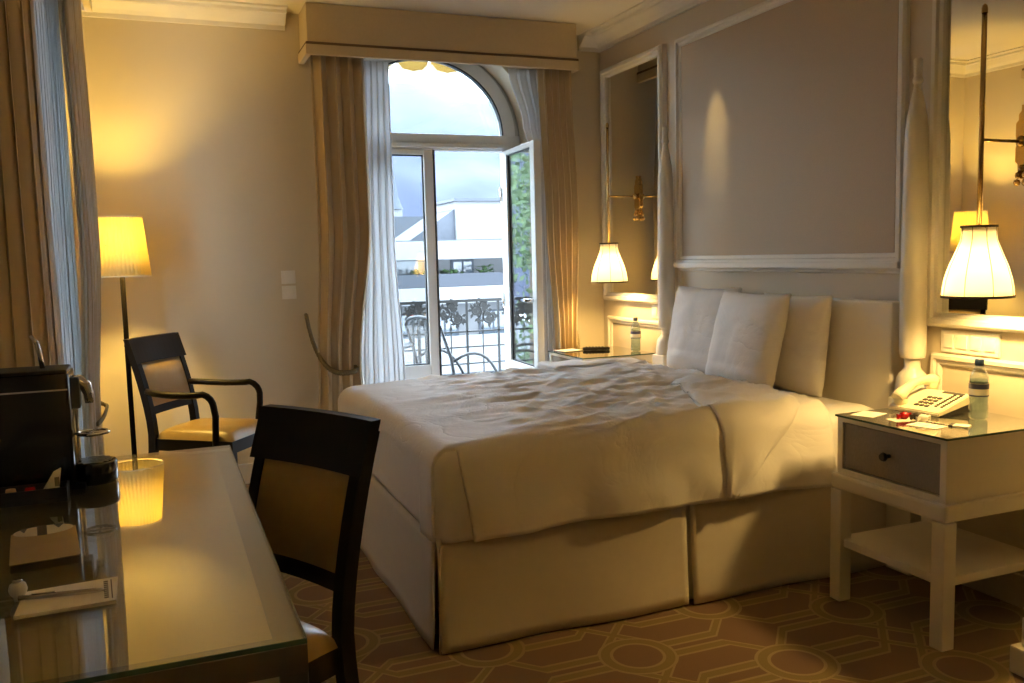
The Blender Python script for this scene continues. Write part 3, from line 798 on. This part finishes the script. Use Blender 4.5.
sa = sheet_thing('sachet', 'small white sachet with dark end near the bottle', 'sachet', 2.455, 2.125, .6925, .045, .06, .5, h=.005)
box('dark_end', 'key', sa, -.0228, .0228, .018, .0305, -.0001, .0054)
def sweet(label, m, x, y, z):
    t = thing('wrapped_sweet', label, 'sweet', (x, y, z))
    b = MB(); b.lathe([(.001, 0), (.011, .001), (.016, .008), (.0165, .014), (.012, .022), (.001, .025)], n=14); b.build('sweet_body', m, t)
    for s in (-1, 1):
        MB().prism([(s*.014, .010), (s*.030, .002), (s*.031, .020), (s*.014, .014)], 'y', -.004, .004).build('wrapper_twist', m, t)
sweet('red foil sweet on the nightstand card', 'red', 2.395, 2.305, .694)
sweet('dark and gold wrapped sweet next to the red one', 'brown_trim', 2.425, 2.275, .694)
sweet('small cream wrapped sweet close to the telephone', 'paper', 2.415, 2.24, .694)

# far nightstand things
r = thing('remote_control', 'black remote control on the far nightstand', 'remote control', (2.53, 4.90, .692), radians(-22))
b = MB(); b.box(-.085, .085, -.024, .024, 0, .020, bev=.007); b.build('remote_body', 'black', r)
b = MB()
for i in range(6):
    for j in range(3): b.box(-.06+.02*i-.005, -.06+.02*i+.005, -.014+.014*j-.004, -.014+.014*j+.004, .019, .0225)
b.build('buttons', 'key', r)
t = thing('folder', 'dark folder lying at the window side of the far nightstand', 'folder', (2.36, 4.95, .692), .2)
box('cover', 'desk_frame', t, -.075, .075, -.06, .06, 0, .005, bev=.001); box('page', 'paper', t, -.07, .07, -.056, .056, .0052, .0066)

# ================================================================== wall plates
def plate(label, base, axis, n, gang=.062, hgt=.085):
    """row of n rocker switches; axis 'y' on the headboard wall, 'x' on the window wall"""
    t = thing('switch_plate', label, 'switch')
    t.location = base; t.rotation_euler = (0, 0, 0 if axis == 'x' else -pi/2)
    wd = gang*n+.016
    box('cover_plate', 'white', t, -wd/2, wd/2, -.009, 0, -hgt/2, hgt/2, bev=.003)
    for i in range(n):
        c = -wd/2+.008+gang*(i+.5); box('rocker', 'white', t, c-.022, c+.022, -.014, -.008, -.024, .026, bev=.002)
    return t
plate('wide white panel of four switches over the telephone', (XW, 2.385, .93), 'y', 4, .060, .085)
plate('upper white switch on the plain window wall', (.71, YW, 1.205), 'x', 1, .066, .078)
plate('lower white socket plate on the plain window wall', (.71, YW, 1.115), 'x', 1, .066, .078)
plate('white switch plate under the far mirror', (XW, 4.62, .935), 'y', 1, .066, .080)

# ================================================================== chairs
def chair(label, loc, rz, arms):
    """faces local +y; origin at floor below seat centre"""
    t = thing('armchair' if arms else 'desk_chair', label, 'chair', loc, rz)
    hw = .185
    # rear posts: sabre curve from floor to top rail
    for s in (-1, 1):
        pts = []
        for i in range(15):
            z = .90*i/14
            y = -.235 - .065*max(0, (.45-z)/.45)**1.6 - .105*max(0, (z-.45)/.45)**1.5
            pts.append((s*hw*.97, y, z))
        b = MB()
        for (p, q) in zip(pts, pts[1:]): pass
        def fn(u, v, s=s, pts=pts): pass
        # square section sweep
        rings = []
        for i, p in enumerate(pts):
            hxw = .017; dy = .019
            rings.append([b.bm.verts.new((p[0]+a*hxw, p[1]+c*dy, p[2])) for a, c in ((-1, -1), (1, -1), (1, 1), (-1, 1))])
        for a, c in zip(rings, rings[1:]):
            for k in range(4): b.bm.faces.new((a[k], a[(k+1) % 4], c[(k+1) % 4], c[k]))
        b.bm.faces.new(rings[0][::-1]); b.bm.faces.new(rings[-1])
        b.build('rear_leg', 'darkwood', t)
        fl_ = MB(); x0 = s*hw
        fl_.prism([(x0-.019, .222), (x0+.019, .222), (x0+.019, .184), (x0-.019, .184)], 'z', .0, .42)
        fl_.build('front_leg', 'darkwood', t)
    yb = lambda z: -.235 - .105*max(0, (z-.45)/.45)**1.5
    def board(nm, m, z0, z1, w2, th, curve, front=0, n=12):
        b = MB(); R = []
        for i in range(n+1):
            u = -1+2*i/n; cy = -curve*(1-u*u)
            R.append([b.bm.verts.new((u*w2, yb(z)+cy+o_+front, z)) for z, o_ in ((z0, -th/2), (z0, th/2), (z1, th/2), (z1, -th/2))])
        for a, c in zip(R, R[1:]):
            for k in range(4): b.bm.faces.new((a[k], a[(k+1) % 4], c[(k+1) % 4], c[k]))
        b.bm.faces.new(R[0][::-1]); b.bm.faces.new(R[-1])
        return b.build(nm, m, t)
    board('top_rail', 'darkwood', .805, .93, hw+.022, .030, .018, .012)
    board('back_lower_rail', 'darkwood', .545, .585, hw-.015, .024, .012)
    # upholstered back pad
    def pad(sg):
        def fn(u, v):
            a = u*2-1; z = .585+.222*v; q = v*2-1
            th = .012+.016*max(0, 1-abs(a)**4)*max(0, 1-abs(q)**4)
            return (a*(hw-.018), yb(z) - .012*(1-a*a) + sg*th, z)
        return fn
    b = MB(); b.grid(pad(1), 14, 10); b.grid(pad(-1), 14, 10); b.build('back_pad', 'leather', t)
    # seat frame and cushion
    b = MB(); b.prism([(-hw+.005, -.235), (hw-.005, -.235), (hw+.022, .225), (-hw-.022, .225)], 'z', .365, .425); b.build('seat_frame', 'darkwood', t)
    def cush(u, v):
        a = u*2-1; q = v*2-1
        wy = hw-.004+.024*v
        dome = max(0, 1-abs(a)**5)*max(0, 1-abs(q)**5)
        return (a*wy, -.232+.452*v+.0, .425+.055*dome**.45 + .004*nz(a*2, q*2, 1))
    MB().grid(cush, 20, 20).build('seat_cushion', 'leather', t)
    if arms:
        for s in (-1, 1):
            xs = s*(hw+.012)
            pts = [(s*hw*.97, yb(.665)+.01, .665)] + [(xs+s*.03*sin(pi*f*.9), yb(.665)+.01+f*.42, .665-.012*sin(pi*f)) for f in (.15, .3, .45, .6, .75)]
            cy, cz = yb(.665)+.335, .595
            pts += [(xs+s*.022, cy+.075*sin(a), cz+.068*cos(a)) for a in (.25, .6, .95, 1.25, 1.5)] + [(xs+s*.014, cy+.078, .55), (xs+s*.008, cy+.070, .48), (xs, cy+.06, .38)]
            pts.sort(key=lambda p: 0) 
            MB().tube(pts, .0165, 10).build('arm', 'darkwood', t)
    return t
fx, fy = .81, -.58
chair('dark armchair with tan leather seat standing before the floor lamp', (.225, 4.73, 0), math.atan2(fy, fx) - pi/2, True)
chair('dark desk chair with tan leather back pushed up to the desk', (.048, 1.975, 0), math.atan2(-.50, -.866) - pi/2, False)

# ================================================================== floor lamp
M['pole'] = mat('dark_bronze_pole', (.004, .0028, .002), .9, spec=.03)
fl_ = thing('floor_lamp', 'lit floor lamp with pleated cream shade in the corner', 'lamp', (-.172, 4.93, 0))
MB().lathe([(.001, 0), (.13, 0), (.135, .006), (.132, .016), (.03, .024), (.016, .03)], n=32).build('base', 'darkwood', fl_)
MB().tube([(0, 0, .02), (0, 0, 1.42)], .0125, 12).build('pole', 'pole', fl_)
NP = 44
sh = MB().lathe([(.110, 1.545), (.1375, 1.243)], n=NP*4, wob=lambda k, n: 1+.020*cos(2*pi*k/4)).build('lamp_shade', 'shade', fl_)
solid(sh, .001, 0)
for r_l, z in ((.111, 1.543), (.1385, 1.243)): MB().lathe([(r_l-.003, z-.003), (r_l+.003, z-.003), (r_l+.003, z+.004), (r_l-.003, z+.004), (r_l-.003, z-.003)], n=40).build('shade_hem', 'pale', sh)
b = MB(); b.tube([(0, 0, 1.38), (0, 0, 1.44)], .018, 10)
for k in range(3):
    a = 2*pi*k/3; b.tube([(0, 0, 1.40), (.124*cos(a), .124*sin(a), 1.40)], .002, 5)
b.build('bulb_holder', 'brass', fl_)
MB().lathe([(.010, -.05), (.013, -.04), (.026, -.01), (.030, .012), (.022, .035), (.001, .044)], (0, 0, 1.485), 14).build('bulb', 'bulb', fl_)
l = bpy.data.lights.new('floor_lamp_light', 'POINT'); l.energy = LAMP_W['floor']; l.color = WARM; l.shadow_soft_size = .04
lo = bpy.data.objects.new('floor_lamp_light', l); COL.objects.link(lo); lo.parent = fl_; lo.location = (0, 0, 1.43)

# added lamp, unseen behind the viewer, for warm fill light
cl_ = thing('added_fill_lamp', 'added round ceiling lamp giving warm fill behind the viewer', 'lamp', (.75, .45, ZC))
MB().lathe([(.17, 0), (.175, -.02), (.165, -.03), (.001, -.03)], n=32).build('added_fill_lamp_base', 'trim', cl_)
gs = MB().lathe([(.15, -.03), (.145, -.06), (.11, -.085), (.05, -.097), (.001, -.10)], n=32).build('lamp_shade', 'shade2', cl_); solid(gs, .002, 0)  # shade of the added fill lamp
l = bpy.data.lights.new('added_fill_light', 'POINT'); l.energy = LAMP_W['ceiling']; l.color = WARM2; l.shadow_soft_size = .03
lo = bpy.data.objects.new('added_fill_light', l); COL.objects.link(lo); lo.parent = cl_; lo.location = (0, 0, -.06)

# added unseen ceiling spotlight that makes the glow on the fabric panel
spt = thing('added_glow_spot', 'small added ceiling spotlight making the glow on the wall panel', 'spotlight', (2.42, 3.98, ZC))
MB().lathe([(.045, 0), (.05, -.004), (.045, -.010), (.036, -.010), (.034, .0)], n=24).build('added_spot_ring', 'chrome', spt)
l = bpy.data.lights.new('added_spot_light', 'SPOT'); l.energy = LAMP_W['spot']; l.color = (1, .82, .36); l.spot_size = radians(18); l.spot_blend = 1; l.shadow_soft_size = .01
lo = bpy.data.objects.new('added_spot_light', l); COL.objects.link(lo); lo.parent = spt; lo.location = (0, 0, -.02)
lo.rotation_euler = Vector((.37, .0, -.80)).to_track_quat('-Z', 'Y').to_euler()

# ================================================================== desk
dk = thing('desk', 'writing desk with glass-covered tan top and bronze frame', 'desk', (0, 0, 0))
DX0, DX1, DY0, DY1 = -.47, .170, 1.262, 2.745
box('top_inlay', 'desk_in', dk, DX0+.045, DX1-.045, DY0+.040, DY1-.045, .715, .7395)
b = MB(); b.box(DX0, DX1, DY0, DY0+.040, .70, .741); b.box(DX0, DX1, DY1-.045, DY1, .70, .741); b.box(DX0, DX0+.045, DY0+.040, DY1-.045, .70, .741); b.box(DX1-.045, DX1, DY0+.040, DY1-.045, .70, .741)
b.build('top_frame', 'desk_frame', dk)
g = box('glass_top', 'glass', dk, DX0, DX1-.002, DY0+.002, DY1, .742, .750)
b = MB(); b.box(DX0, DX1-.002, DY0, DY0+.002, .742, .750, bev=.0008); b.box(DX1-.002, DX1, DY0, DY1, .742, .750); b.build('glass_edge', 'glass_edge', g)
for x in (DX0, DX1-.042):
    for y in (DY0, DY1-.042): box('leg', 'desk_frame', dk, x, x+.042, y, y+.042, 0, .70, bev=.003)
box('end_panel', 'desk_panel', dk, DX0+.042, DX1-.042, DY0+.010, DY0+.026, .18, .70)
box('end_panel', 'desk_panel', dk, DX0+.042, DX1-.042, DY1-.026, DY1-.010, .18, .70)
box('apron', 'desk_frame', dk, DX0+.20, DX0+.22, DY0+.03, DY1-.03, .60, .70)
# things on the desk
DZ = .750
lc = thing('tan_shape', 'flat tan rectangle with pale oval and dark marks on the desk glass', 'card', (-.243, 1.935, DZ), radians(7))  # flat tan rectangle with a pale oval and dark marks, nature unknown
box('tan_rectangle', 'card', lc, -.060, .060, -.115, .10, 0, .0012)
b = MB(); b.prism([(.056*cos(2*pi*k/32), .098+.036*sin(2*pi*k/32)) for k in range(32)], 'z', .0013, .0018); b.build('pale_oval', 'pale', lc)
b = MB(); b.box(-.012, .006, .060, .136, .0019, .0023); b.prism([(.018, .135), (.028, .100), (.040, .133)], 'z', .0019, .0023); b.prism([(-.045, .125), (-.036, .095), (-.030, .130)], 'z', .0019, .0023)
b.build('dark_marks', 'desk_frame', lc)
np_ = thing('notepad', 'white notepad with printed edge lying on the desk', 'notepad', (-.172, 1.588, DZ), radians(4))
b = MB(); b.prism([(-.075, -.055), (.072, -.062), (.078, .056), (-.066, .055)], 'z', 0, .006); b.build('page_block', 'paper', np_)
b = MB()
for i in range(9): b.box(.055, .062, -.045+.010*i, -.045+.010*i+.006, .006, .0064)
b.box(.066, .068, -.05, .045, .006, .0064); b.build('printed_lines', 'print', np_)
pn = thing('pen', 'silver pen resting across the notepad', 'pen', (-.185, 1.585, DZ+.0115), radians(-9))
MB().tube([(-.06, 0, 0), (.055, 0, 0), (.066, 0, 0), (.072, 0, -.001)], [.0042, .0042, .003, .0008], 10).build('barrel', 'chrome', pn)
MB().tube([(-.04, 0, .0045), (-.005, 0, .0050)], .0011, 6).build('clip', 'chrome', pn)
br = thing('brochure', 'pale brochure at the left edge of the desk', 'brochure', (-.345, 1.655, DZ), radians(12))
box('cover_sheet', 'pale', br, -.075, .055, -.10, .07, 0, .006); box('dark_picture', 'key', br, -.06, .05, -.10, -.06, .0061, .0066)
kn = thing('bottle_stopper', 'small round white knob beside the notepad', 'knob', (-.247, 1.615, DZ), 0)
MB().lathe([(.001, 0), (.007, .001), (.007, .006), (.012, .012), (.0145, .020), (.012, .029), (.006, .033), (.001, .034)], n=16).build('round_head', 'white', kn)
MB().lathe([(.0075, .0335), (.0075, .0355), (.001, .036)], n=14).build('metal_disc', 'chrome', kn)

# ================================================================== coffee machine (faces +x)
cm = thing('coffee_machine', 'black capsule coffee machine with chrome lever on the desk', 'coffee machine', (-.218, 2.445, DZ), 0)
b = MB(); b.box(-.24, 0, -.075, .075, .012, .292, bev=.008); b.build('machine_body', 'black', cm)
box('top_cover', 'matte_black', cm, -.24, -.004, -.068, .068, .288, .300, bev=.006)
box('side_stripe', 'chrome', cm, -.24, -.004, -.0765, -.0745, .250, .254)
b = MB(); b.box(-.24, .02, -.07, .07, 0, .014, bev=.003); b.build('base_plate', 'matte_black', cm)
# lever
b = MB(); b.tube([(-.062, 0, .29), (-.066, 0, .33), (-.072, 0, .365), (-.084, 0, .382)], [.006, .006, .0055, .005], 10)
b.build('lever', 'chrome', cm)
# spout
b = MB(); b.tube([(-.005, 0, .262), (.016, 0, .262), (.030, 0, .250), (.036, 0, .228), (.036, 0, .205)], [.016, .016, .015, .012, .010], 12); b.build('coffee_spout', 'chrome', cm)
box('spout_housing', 'steel', cm, -.005, .018, -.028, .028, .195, .275, bev=.006)
b = MB(); b.tube([(.040+.036*cos(a), .036*sin(a), .128) for a in [2*pi*k/24 for k in range(25)]], .0045, 8, cap=False)
b.tube([(.0, 0, .128), (.076, 0, .128)], .003, 6); b.tube([(.04, -.035, .128), (.04, .035, .128)], .003, 6); b.build('cup_support', 'chrome', cm)
b = MB(); b.lathe([(.001, 0), (.052, 0), (.054, .006), (.054, .050), (.050, .054), (.048, .048), (.001, .048)], (.038, 0, .002), 28); b.build('drip_tray', 'black', cm)
b = MB()
for i in range(9):
    q = -.040+.010*i; L = sqrt(max(0, .046**2-q*q)); b.box(.038-L, .038+L, q-.0022, q+.0022, .055, .0585)
b.build('drip_grid', 'chrome', cm)
box('water_tube', 'chrome', cm, .002, .008, -.010, .010, .06, .195)
# tray of capsules in front of it
tr = thing('capsule_tray', 'dark tray holding coffee capsules in front of the machine', 'tray', (-.315, 2.305, DZ), 0)
b = MB(); b.box(-.115, .085, -.035, .035, 0, .010, bev=.003); b.box(-.115, .085, -.035, -.031, .01, .034); b.box(-.115, .085, .031, .035, .01, .034); b.box(.081, .085, -.031, .031, .01, .034); b.box(-.115, -.111, -.031, .031, .01, .034); b.build('tray_body', 'matte_black', tr)
for i, (x, m) in enumerate(((-.035, 'terracotta'), (.005, 'red'))):
    c = tag(MB().lathe([(.001, .026), (.010, .026), (.0145, .006), (.017, .003), (.017, 0), (.001, 0)], n=16).build('coffee_capsule', m), ('orange-brown', 'red')[i] + ' coffee capsule in the dark tray', 'capsule', 'capsules by the coffee machine')
    c.location = (-.315+x, 2.30, DZ+.010)
sc = thing('sugar_sachet', 'white paper sachet leaning in the capsule tray', 'sachet', (-.262, 2.30, DZ+.012), .2)
b = MB(); b.prism([(-.030, 0), (.012, .006), (.020, .062), (.004, .055)], 'y', -.004, .004); b.build('paper_packet', 'paper', sc)
b = MB(); b.box(.004, .014, -.0046, .0046, .02, .042); b.build('printed_mark', 'print', sc)

# ================================================================== stepped white block at right edge
wb_ = thing('white_floor_plinth', 'stepped white block standing on the carpet at the right edge', 'plinth', (2.52, 1.80, 0))
box('lower_step', 'ivory', wb_, -.19, .25, -.40, .02, 0, .085, bev=.006); box('upper_step', 'ivory', wb_, -.168, .25, -.40, 0, .085, .175, bev=.006)

# ================================================================== outside
struct(box('balcony_floor', 'concrete', None, -.2, 4.2, 5.62, 6.55, -.20, -.02))
RY = 6.42
rl = thing('balcony_railing', 'black wrought iron balcony railing with leafy scrolls', 'railing')
for z, r in ((.96, .014), (.72, .008), (.60, .007), (.47, .007), (.10, .012)):
    box('horizontal_rail', 'iron', rl, .3, 3.4, RY-r, RY+r, z-r*.8, z+r*.8)
pitch = .262
for i in range(12):
    x = 1.672-.262*5+i*pitch
    box('baluster', 'iron', rl, x-.008, x+.008, RY-.008, RY+.008, -.02, .96)
    xx = x+pitch*.5
    b = MB(); b.tube([(xx, RY, .10), (xx, RY, .74)], .006, 6); b.lathe([(.001, .05), (.008, .02), (.014, 0), (.006, -.015)], (xx, RY, .745), 8); b.build('finial_bar', 'iron', rl)
rr = random.Random(3)
def scroll_mesh(seed):
    b = MB(); q = random.Random(seed)
    def spiral(cx, cz, r, a0, turns, sg):
        P = []
        for k in range(20):
            f = k/19; a = a0+sg*turns*2*pi*f; rr_ = r*(1-.8*f); P.append((cx+rr_*cos(a), 0, cz+rr_*sin(a)))
        b.tube(P, [.009*(1-.4*k/19) for k in range(20)], 6)
        return P
    allp = spiral(-.055, .03, .055, -1.2, 1.2, 1) + spiral(.06, -.02, .060, 2.0, 1.2, 1) + spiral(.015, .075, .035, 3.5, 1.0, -1)
    for p in allp[::2]:
        for _ in range(3):
            a = q.random()*2*pi; L = .030+.020*q.random(); w = .012
            dx, dz = cos(a), sin(a)
            pts = [(p[0], p[2]), (p[0]+dx*L*.5-dz*w, p[2]+dz*L*.5+dx*w), (p[0]+dx*L, p[2]+dz*L), (p[0]+dx*L*.5+dz*w, p[2]+dz*L*.5-dx*w)]
            b.prism(pts, 'y', -.004, .004)
    bmesh.ops.recalc_face_normals(b.bm, faces=b.bm.faces)
    me = bpy.data.meshes.new('leaf_scroll'); b.bm.to_mesh(me); b.bm.free(); me.materials.append(M['iron']); return me
sm = [scroll_mesh(1), scroll_mesh(5)]
for i in range(12):
    o = bpy.data.objects.new('leaf_scroll', sm[i % 2]); COL.objects.link(o); o.parent = rl; o.location = (1.672-.262*5+(i+.5)*pitch, RY, .845)
# balcony chair and table
gc = thing('garden_chair', 'grey metal garden chair with curved back on the balcony', 'chair', (1.99, 6.0, -.02), radians(-70))
for s in (-1, 1):
    MB().tube([(s*.20, -.28, 0), (s*.20, -.20, .42), (s*.21, -.24, .62), (s*.20, -.32, .84)], .012, 8).build('rear_leg', 'steel', gc)
    MB().tube([(s*.20, .25, 0), (s*.20, .20, .43)], .012, 8).build('front_leg', 'steel', gc)
    MB().tube(bez((s*.21, -.22, .60), (s*.22, .05, .74), (s*.21, .20, .43), 8), .011, 8).build('arm', 'steel', gc)
MB().tube([(-.20, -.32, .84)] + [(.20*sin(a), -.32-.02*cos(a), .84+.07*cos(a)) for a in [-pi/2+pi*k/10 for k in range(11)]] + [(.20, -.32, .84)], .012, 8).build('back_hoop', 'steel', gc)
for k in range(5): box('back_slat', 'steel', gc, -.15+.075*k-.008, -.15+.075*k+.008, -.30, -.292, .46, .88)
for k in range(7): box('seat_slat', 'steel', gc, -.21, .21, -.20+.06*k, -.20+.06*k+.045, .42, .432)
bt = thing('balcony_table', 'round grey bistro table on the balcony behind the closed leaf', 'table', (1.34, 6.05, -.02))
MB().lathe([(.001, .70), (.30, .70), (.305, .71), (.30, .72), (.001, .72)], n=32).build('table_top', 'steel', bt)
MB().tube([(0, 0, .02), (0, 0, .70)], .02, 10).build('pedestal', 'iron', bt)
for k in range(3):
    a = 2*pi*k/3+.4; MB().tube(bez((0, 0, .20), (.12*cos(a), .12*sin(a), .22), (.26*cos(a), .26*sin(a), .0)), .012, 8).build('foot', 'iron', bt)
# awning over the window
aw = thing('awning', 'yellow scalloped awning edge above the arched window', 'awning', (0, 0, 0))
b = MB(); b.grid(lambda u, v: (.6+2.4*u, 5.66+.75*v, 3.24-.42*v), 4, 4); o = b.build('canopy', 'awning', aw); solid(o, .01)
for k in range(9):
    x = .66+.262*k
    pts = [(x, 2.83), (x, 2.72), (x+.04, 2.675), (x+.12, 2.66), (x+.20, 2.675), (x+.24, 2.72), (x+.24, 2.83)]
    MB().prism(pts, 'y', 6.40, 6.41).build('scallop', 'awning', aw)
    MB().tube([(p[0], 6.398, p[1]) for p in pts[1:6]], .009, 5).build('scallop_hem', 'awning_band', aw)

# house opposite: white balconied block (front plane at Y0)
Y0 = 40.0; KX = Y0/30
def HZ(z): return 1.3+(z-1.3)*KX
ho = thing('house', 'white modern house with long balconies opposite the window', 'building', (0, 0, 0))
X0_, X1_ = 4.0, 24.0
box('back_wall', 'render', ho, X0_, X1_, Y0+2.0, Y0+9, -9, HZ(1.80))
box('roof_slab', 'render', ho, X0_, X1_, Y0-.3, Y0+9.2, HZ(1.21), HZ(1.86), bev=.04)
box('roof_flashing', 'roof', ho, X0_, X1_, Y0-.1, Y0+9, HZ(1.86), HZ(1.86)+.06)
box('parapet', 'parapet', ho, X0_+5.0, X1_, Y0, Y0+.25, HZ(.226), HZ(.70), bev=.02)
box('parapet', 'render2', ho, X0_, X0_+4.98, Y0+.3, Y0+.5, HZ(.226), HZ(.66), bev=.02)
box('floor_slab', 'render', ho, X0_, X1_, Y0-.2, Y0+2.1, HZ(-.38), HZ(.226), bev=.04)
for k in range(7):
    x = 4.9+2.9*k
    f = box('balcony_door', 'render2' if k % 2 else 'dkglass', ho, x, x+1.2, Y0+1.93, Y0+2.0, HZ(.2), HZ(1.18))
    box('door_pane', 'dkglass', f, x+.12, x+.55, Y0+1.90, Y0+1.93, HZ(.3), HZ(1.1)); box('door_pane', 'dkglass', f, x+.65, x+1.08, Y0+1.90, Y0+1.93, HZ(.3), HZ(1.1))
for k in range(8):
    x = 4.6+2.6*k
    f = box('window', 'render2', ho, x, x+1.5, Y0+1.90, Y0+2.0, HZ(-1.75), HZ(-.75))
    box('window_pane', 'dkglass', f, x+.1, x+.7, Y0+1.87, Y0+1.90, HZ(-1.68), HZ(-.82)); box('window_pane', 'dkglass', f, x+.8, x+1.4, Y0+1.87, Y0+1.90, HZ(-1.68), HZ(-.82))
box('parapet', 'render', ho, X0_, X1_, Y0, Y0+.25, HZ(-2.4), HZ(-1.55), bev=.02)
box('floor_slab', 'render', ho, X0_, X1_, Y0-.2, Y0+2.1, HZ(-2.9), HZ(-2.4), bev=.04)
# penthouse, sloped slate roof
box('penthouse', 'render', ho, 14.1, 20.5, Y0+2.4, Y0+7, HZ(1.86), HZ(3.38)); box('penthouse_roof', 'roof', ho, 13.95, 20.7, Y0+2.2, Y0+7.2, HZ(3.38), HZ(3.38)+.14)
b = MB(); b.prism([(11.6, HZ(1.86)+.05), (14.09, HZ(1.86)+.05), (14.09, HZ(3.1))], 'y', Y0+2.6, Y0+6.8); b.build('sloped_roof', 'roof', ho)
def potted(label, x, m, hgt, mp='terracotta'):
    t = thing('potted_plant', label, 'plant', (x, Y0+.7, HZ(.226)), 0)
    MB().lathe([(.001, 0), (.22, 0), (.28, .42), (.30, .46), (.24, .46), (.001, .40)], n=16).build('pot', mp, t)
    b = MB(); q = random.Random(int(x*10))
    for k in range(60):
        a = q.random()*2*pi; r = .45*sqrt(q.random()); z = .5+hgt*q.random()
        c = Vector((r*cos(a), r*sin(a), z)); d = Vector((cos(a), sin(a), q.random()*1.2-.2)).normalized()*.22; s_ = Vector((-sin(a), cos(a), .2))*.09
        vs = [b.bm.verts.new(c+e) for e in (-d*.2, d*.4+s_, d, d*.4-s_)]; b.bm.faces.new(vs)
    b.build('leaves', m, t)
potted('red-leaved shrub on the balcony of the house opposite', 8.7, 'redleaf', .9)
potted('pot with pale plant right of the mullion on the opposite balcony', 13.2, 'leaf', .25)
potted('orange pot in the middle of the opposite balcony', 11.7, 'leaf', .3)
potted('green pot plant near the right end of the opposite balcony', 14.9, 'leaf', .5, 'render2')
# farther houses and the church spire
def far_house(label, x, y, w_, d_h, z0, z1, roofh, m):
    t = thing('far_house', label, 'building', (x, y, z0))
    box('walls', m, t, -w_/2, w_/2, 0, d_h, 0, z1-z0)
    MB().prism([(-w_/2-.4, z1-z0), (w_/2+.4, z1-z0), (w_/2-w_*.2, z1-z0+roofh), (-w_/2+w_*.2, z1-z0+roofh)], 'y', -.4, d_h+.4).build('hipped_roof', 'roof', t)
    n = max(2, int(w_/2.5))
    for k in range(n):
        q = -w_/2+w_*(k+.5)/n
        for zz in (1.0, 3.6):
            if z1-zz-1.6 > z0: box('window', 'dkglass', t, q-.5, q+.5, -.06, 0, z1-z0-zz-1.3, z1-z0-zz)
far_house('pale house with grey roof behind the balconied house', 17.5, 72, 10, 8, -6, 3.0, 1.4, 'render')
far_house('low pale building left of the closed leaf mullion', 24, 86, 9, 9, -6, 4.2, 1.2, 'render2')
sp = thing('church_tower', 'slim pale tower with pointed spire in the town', 'tower', (26.3, 102, -6))
box('tower_shaft', 'render', sp, -.75, .75, -.75, .75, 0, 13.0)
MB().lathe([(1.05, 13.0), (.5, 14.5), (.02, 18.0)], n=8).build('spire', 'render2', sp)
# town ground
struct(box('town_ground', 'render2', None, -60, 120, 6.6, 130, -9.3, -9.0))
# trees left of the window (seen mirrored in the open leaf)
def tree(label, x, y, z0, h, r, seed):
    t = thing('tree', label, 'tree', (x, y, z0))
    MB().tube([(0, 0, 0), (.1, 0, h*.4), (0, .1, h*.8)], [.28, .2, .08], 8).build('trunk', 'bark', t)
    b = MB(); q = random.Random(seed)
    cl = [Vector((q.gauss(0, r*.45), q.gauss(0, r*.45), h*.62+q.gauss(0, h*.17))) for _ in range(16)]
    for c in cl:
        for k in range(420):
            v = Vector((q.gauss(0, 1), q.gauss(0, 1), q.gauss(0, 1))).normalized()*(r*.42*q.random()**.4)
            p = c+v; a = Vector((q.gauss(0, 1), q.gauss(0, 1), q.gauss(0, 1))).normalized(); bb = a.orthogonal().normalized(); L = .10
            vs = [b.bm.verts.new(p+e) for e in (-a*L, bb*L*.5, a*L, -bb*L*.5)]; b.bm.faces.new(vs)
    b.build('foliage', 'leaf', t)
for i, (x, y, lab) in enumerate(((-1.9, 17.5, 'tall green tree reflected in the open window leaf'), (-11.5, 22, 'broad green tree left of the balcony'), (-7.5, 33, 'green tree standing beyond the left end of the balcony'))):
    tree(lab, x, y, -8.5, 18.0, 3.2, i+2)
# mountain
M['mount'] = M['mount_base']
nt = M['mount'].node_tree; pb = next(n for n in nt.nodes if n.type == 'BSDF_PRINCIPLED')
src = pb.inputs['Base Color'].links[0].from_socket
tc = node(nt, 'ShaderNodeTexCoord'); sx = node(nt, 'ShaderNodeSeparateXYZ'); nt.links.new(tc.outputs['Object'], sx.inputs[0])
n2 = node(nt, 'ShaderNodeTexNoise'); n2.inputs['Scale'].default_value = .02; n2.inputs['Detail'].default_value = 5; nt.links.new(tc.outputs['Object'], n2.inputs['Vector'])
hgt = E_(nt, sx.outputs[2]) + (E_(nt, n2.outputs['Fac']) - .5)*110.0           # painted haze: base colour pales towards the ridge
haze_fac = ((hgt - 95.0)*(1/110.0)); haze_fac.s.node.use_clamp = True
mxs = node(nt, 'ShaderNodeMix', data_type='RGBA'); nt.links.new(haze_fac.s, mxs.inputs[0]); nt.links.new(src, mxs.inputs[6]); mxs.inputs[7].default_value = (.085, .095, .115, 1)
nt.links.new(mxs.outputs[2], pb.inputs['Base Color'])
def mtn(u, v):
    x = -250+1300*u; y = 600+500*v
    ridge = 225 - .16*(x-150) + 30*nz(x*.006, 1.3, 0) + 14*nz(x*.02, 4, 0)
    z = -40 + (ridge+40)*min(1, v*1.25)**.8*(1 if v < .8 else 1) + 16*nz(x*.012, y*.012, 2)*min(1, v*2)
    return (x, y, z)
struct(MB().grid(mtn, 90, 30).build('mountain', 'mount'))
